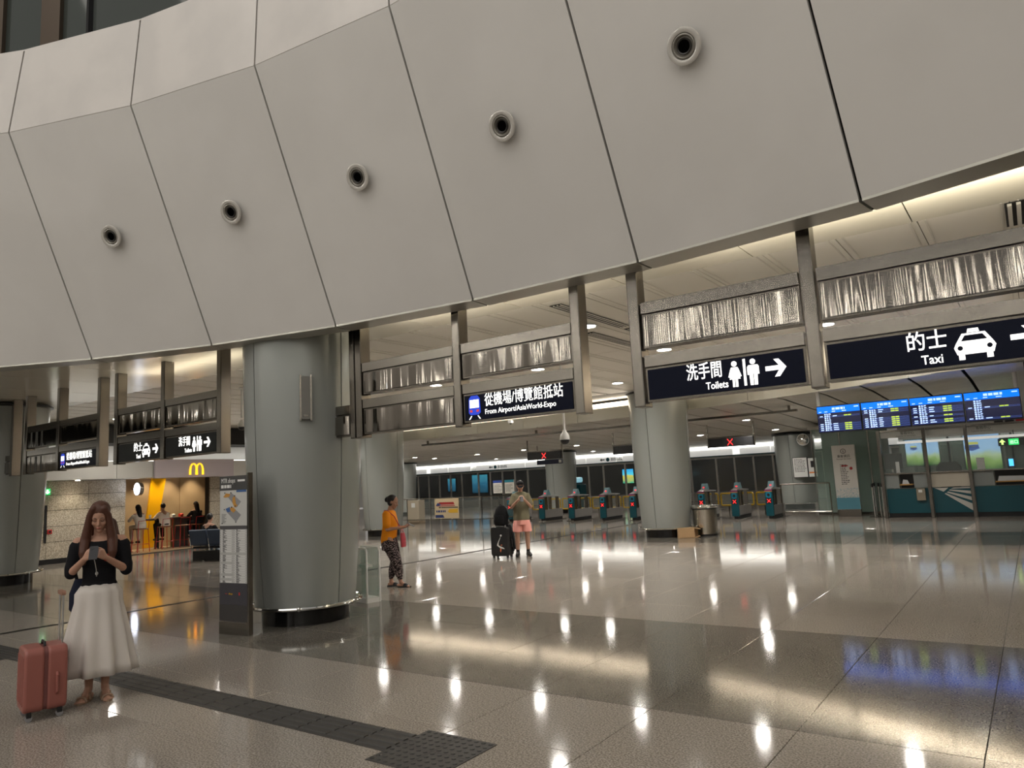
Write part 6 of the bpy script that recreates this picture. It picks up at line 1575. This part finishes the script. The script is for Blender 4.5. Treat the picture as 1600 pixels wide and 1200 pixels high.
# ---- people sitting at the shop
def sitter(label, loc, rz_, seat, shirt, trous, hairc, longhair=False, lean=.10, table=.98, pants=True, skin_=SK1, reach=.34):
    t = thing('person', label, 'person', loc, rz_); z = seat
    b = MB(); hc = V3((0, -lean - .05, z + .66)); T = head_prims(b, hc, math.radians(22), .97)
    ch = V3((0, -lean, z + .42)); b.cap((0, 0, z + .08), ch, .12, .12); b.cap(ch, hc - V3((0, -.02, .10)), .06, .05); b.cap(ch + V3((-.12, 0, .03)), ch + V3((.12, 0, .03)), .06, .06)
    for s in (-1, 1):
        el = V3((s * .23, -lean - .14, max(table + .06, z + .22))); wr = V3((s * .10, -lean - reach, max(table + .07, z + .25)))
        b.cap(ch + V3((s * .16, 0, .02)), el, .045, .036); b.cap(el, wr, .036, .024); hand(b, wr, V3((-s * .3, -1, 0)), V3((0, 0, -1)), V3((-s, 0, 0)), .6, 1)
        kn = V3((s * .11, -.40, z + .06)); an = V3((s * .11, -.34, max(z - .40, .10)))
        b.cap((s * .09, 0, z + .08), kn, .08, .058); b.cap(kn, an, .052, .036); foot(b, an, 0, 1)
    remeshed(b, 'body', skin_, t, .012, 1)
    b = MB(); b.loft([((0, .02, z + .02), .165, .13), ((0, 0, z + .15), .175, .135), ((0, -lean * .7, z + .34), .185, .13), ((0, -lean, z + .45), .165, .10), ((0, -lean - .01, z + .50), .09, .07)], 22)
    for s in (-1, 1):
        el = V3((s * .23, -lean - .14, max(table + .06, z + .22))); wr = V3((s * .11, -lean - reach + .05, max(table + .07, z + .25)))
        b.cap(ch + V3((s * .16, 0, .0)), el, .062, .052, 14); b.cap(el, wr, .052, .038, 14)
    remeshed(b, 'shirt', shirt, t, .014, 2)
    b = MB(); b.ball((0, .01, z + .07), (.165, .14, .10), 16, 10)
    for s in (-1, 1):
        kn = V3((s * .11, -.40, z + .06)); an = V3((s * .11, -.34, max(z - .40, .10) + .08)); b.cap((s * .09, 0, z + .08), kn, .095, .075, 14); b.cap(kn, an, .073, .058, 14)
    remeshed(b, 'trousers', trous, t, .014, 2)
    for s in (-1, 1):
        a_ = V3((s * .11, -.34, max(z - .40, .10) - .075)); b = MB(); b.cap(a_ + V3((0, .03, .04)), a_ + V3((0, -.14, .04)), .042, .04); remeshed(b, 'shoe', M_WHITE if trous.name == 'pale_denim' else M_BLACK, t, .014, 1)
    b = MB(); R4 = Matrix.Rotation(math.radians(22), 4, 'X'); b.ball(T @ V3((0, .034, .03)), (.084, .096, .096), 16, 12, R4)
    if longhair: b.cap(T @ V3((0, .06, -.02)), ch + V3((0, .10, -.02)), .085, .07, 14)
    remeshed(b, 'hair', hairc, t, .013, 2)
    return t
HBK = hairm('hair_black', (.010, .009, .010)); WS = cloth('white_shirt', (.72, .66, .60)); BS = cloth('black_cloth', (.012, .012, .014)); DJ = cloth('dark_jeans', (.02, .022, .03)); PD = cloth('pale_denim', (.35, .40, .46))
RW = math.radians(-90)   # faces the shop wall: local -Y -> world -X
sitter('man in a white shirt sitting at the bar in front of the yellow panel', (SX, STY[1], 0), RW, .76, WS, BS, HBK)
sitter('person with long dark hair in a black jacket sitting at the bar', (SX, STY[3], 0), RW, .76, BS, DJ, HBK, True)
sitter('woman with black hair in a white coat sitting beside the stone wall edge', (SX + .35, STY[0], 0), RW, .76, cloth('cream_coat', (.70, .64, .56)), cloth('cream_trousers', (.62, .56, .50)), HBK, True, .16)
q = ws.matrix_basis @ V3((0, 0, 0))
Ms = Matrix.Translation(ws.location) @ Matrix.Rotation(ws.rotation_euler.z, 4, 'Z')
RS = ws.rotation_euler.z
sitter('person in black top and pale jeans sitting on the first blue waiting seat', Ms @ V3((.26, .30, 0)) , RS + PI, .45, BS, PD, HBK, False, .12, .60, reach=.26)
sitter('person in black sitting on the blue waiting seats, partly hidden by the map stand', Ms @ V3((1.38, .30, 0)), RS + PI, .45, BS, DJ, HBK, False, .16, .60, reach=.28)
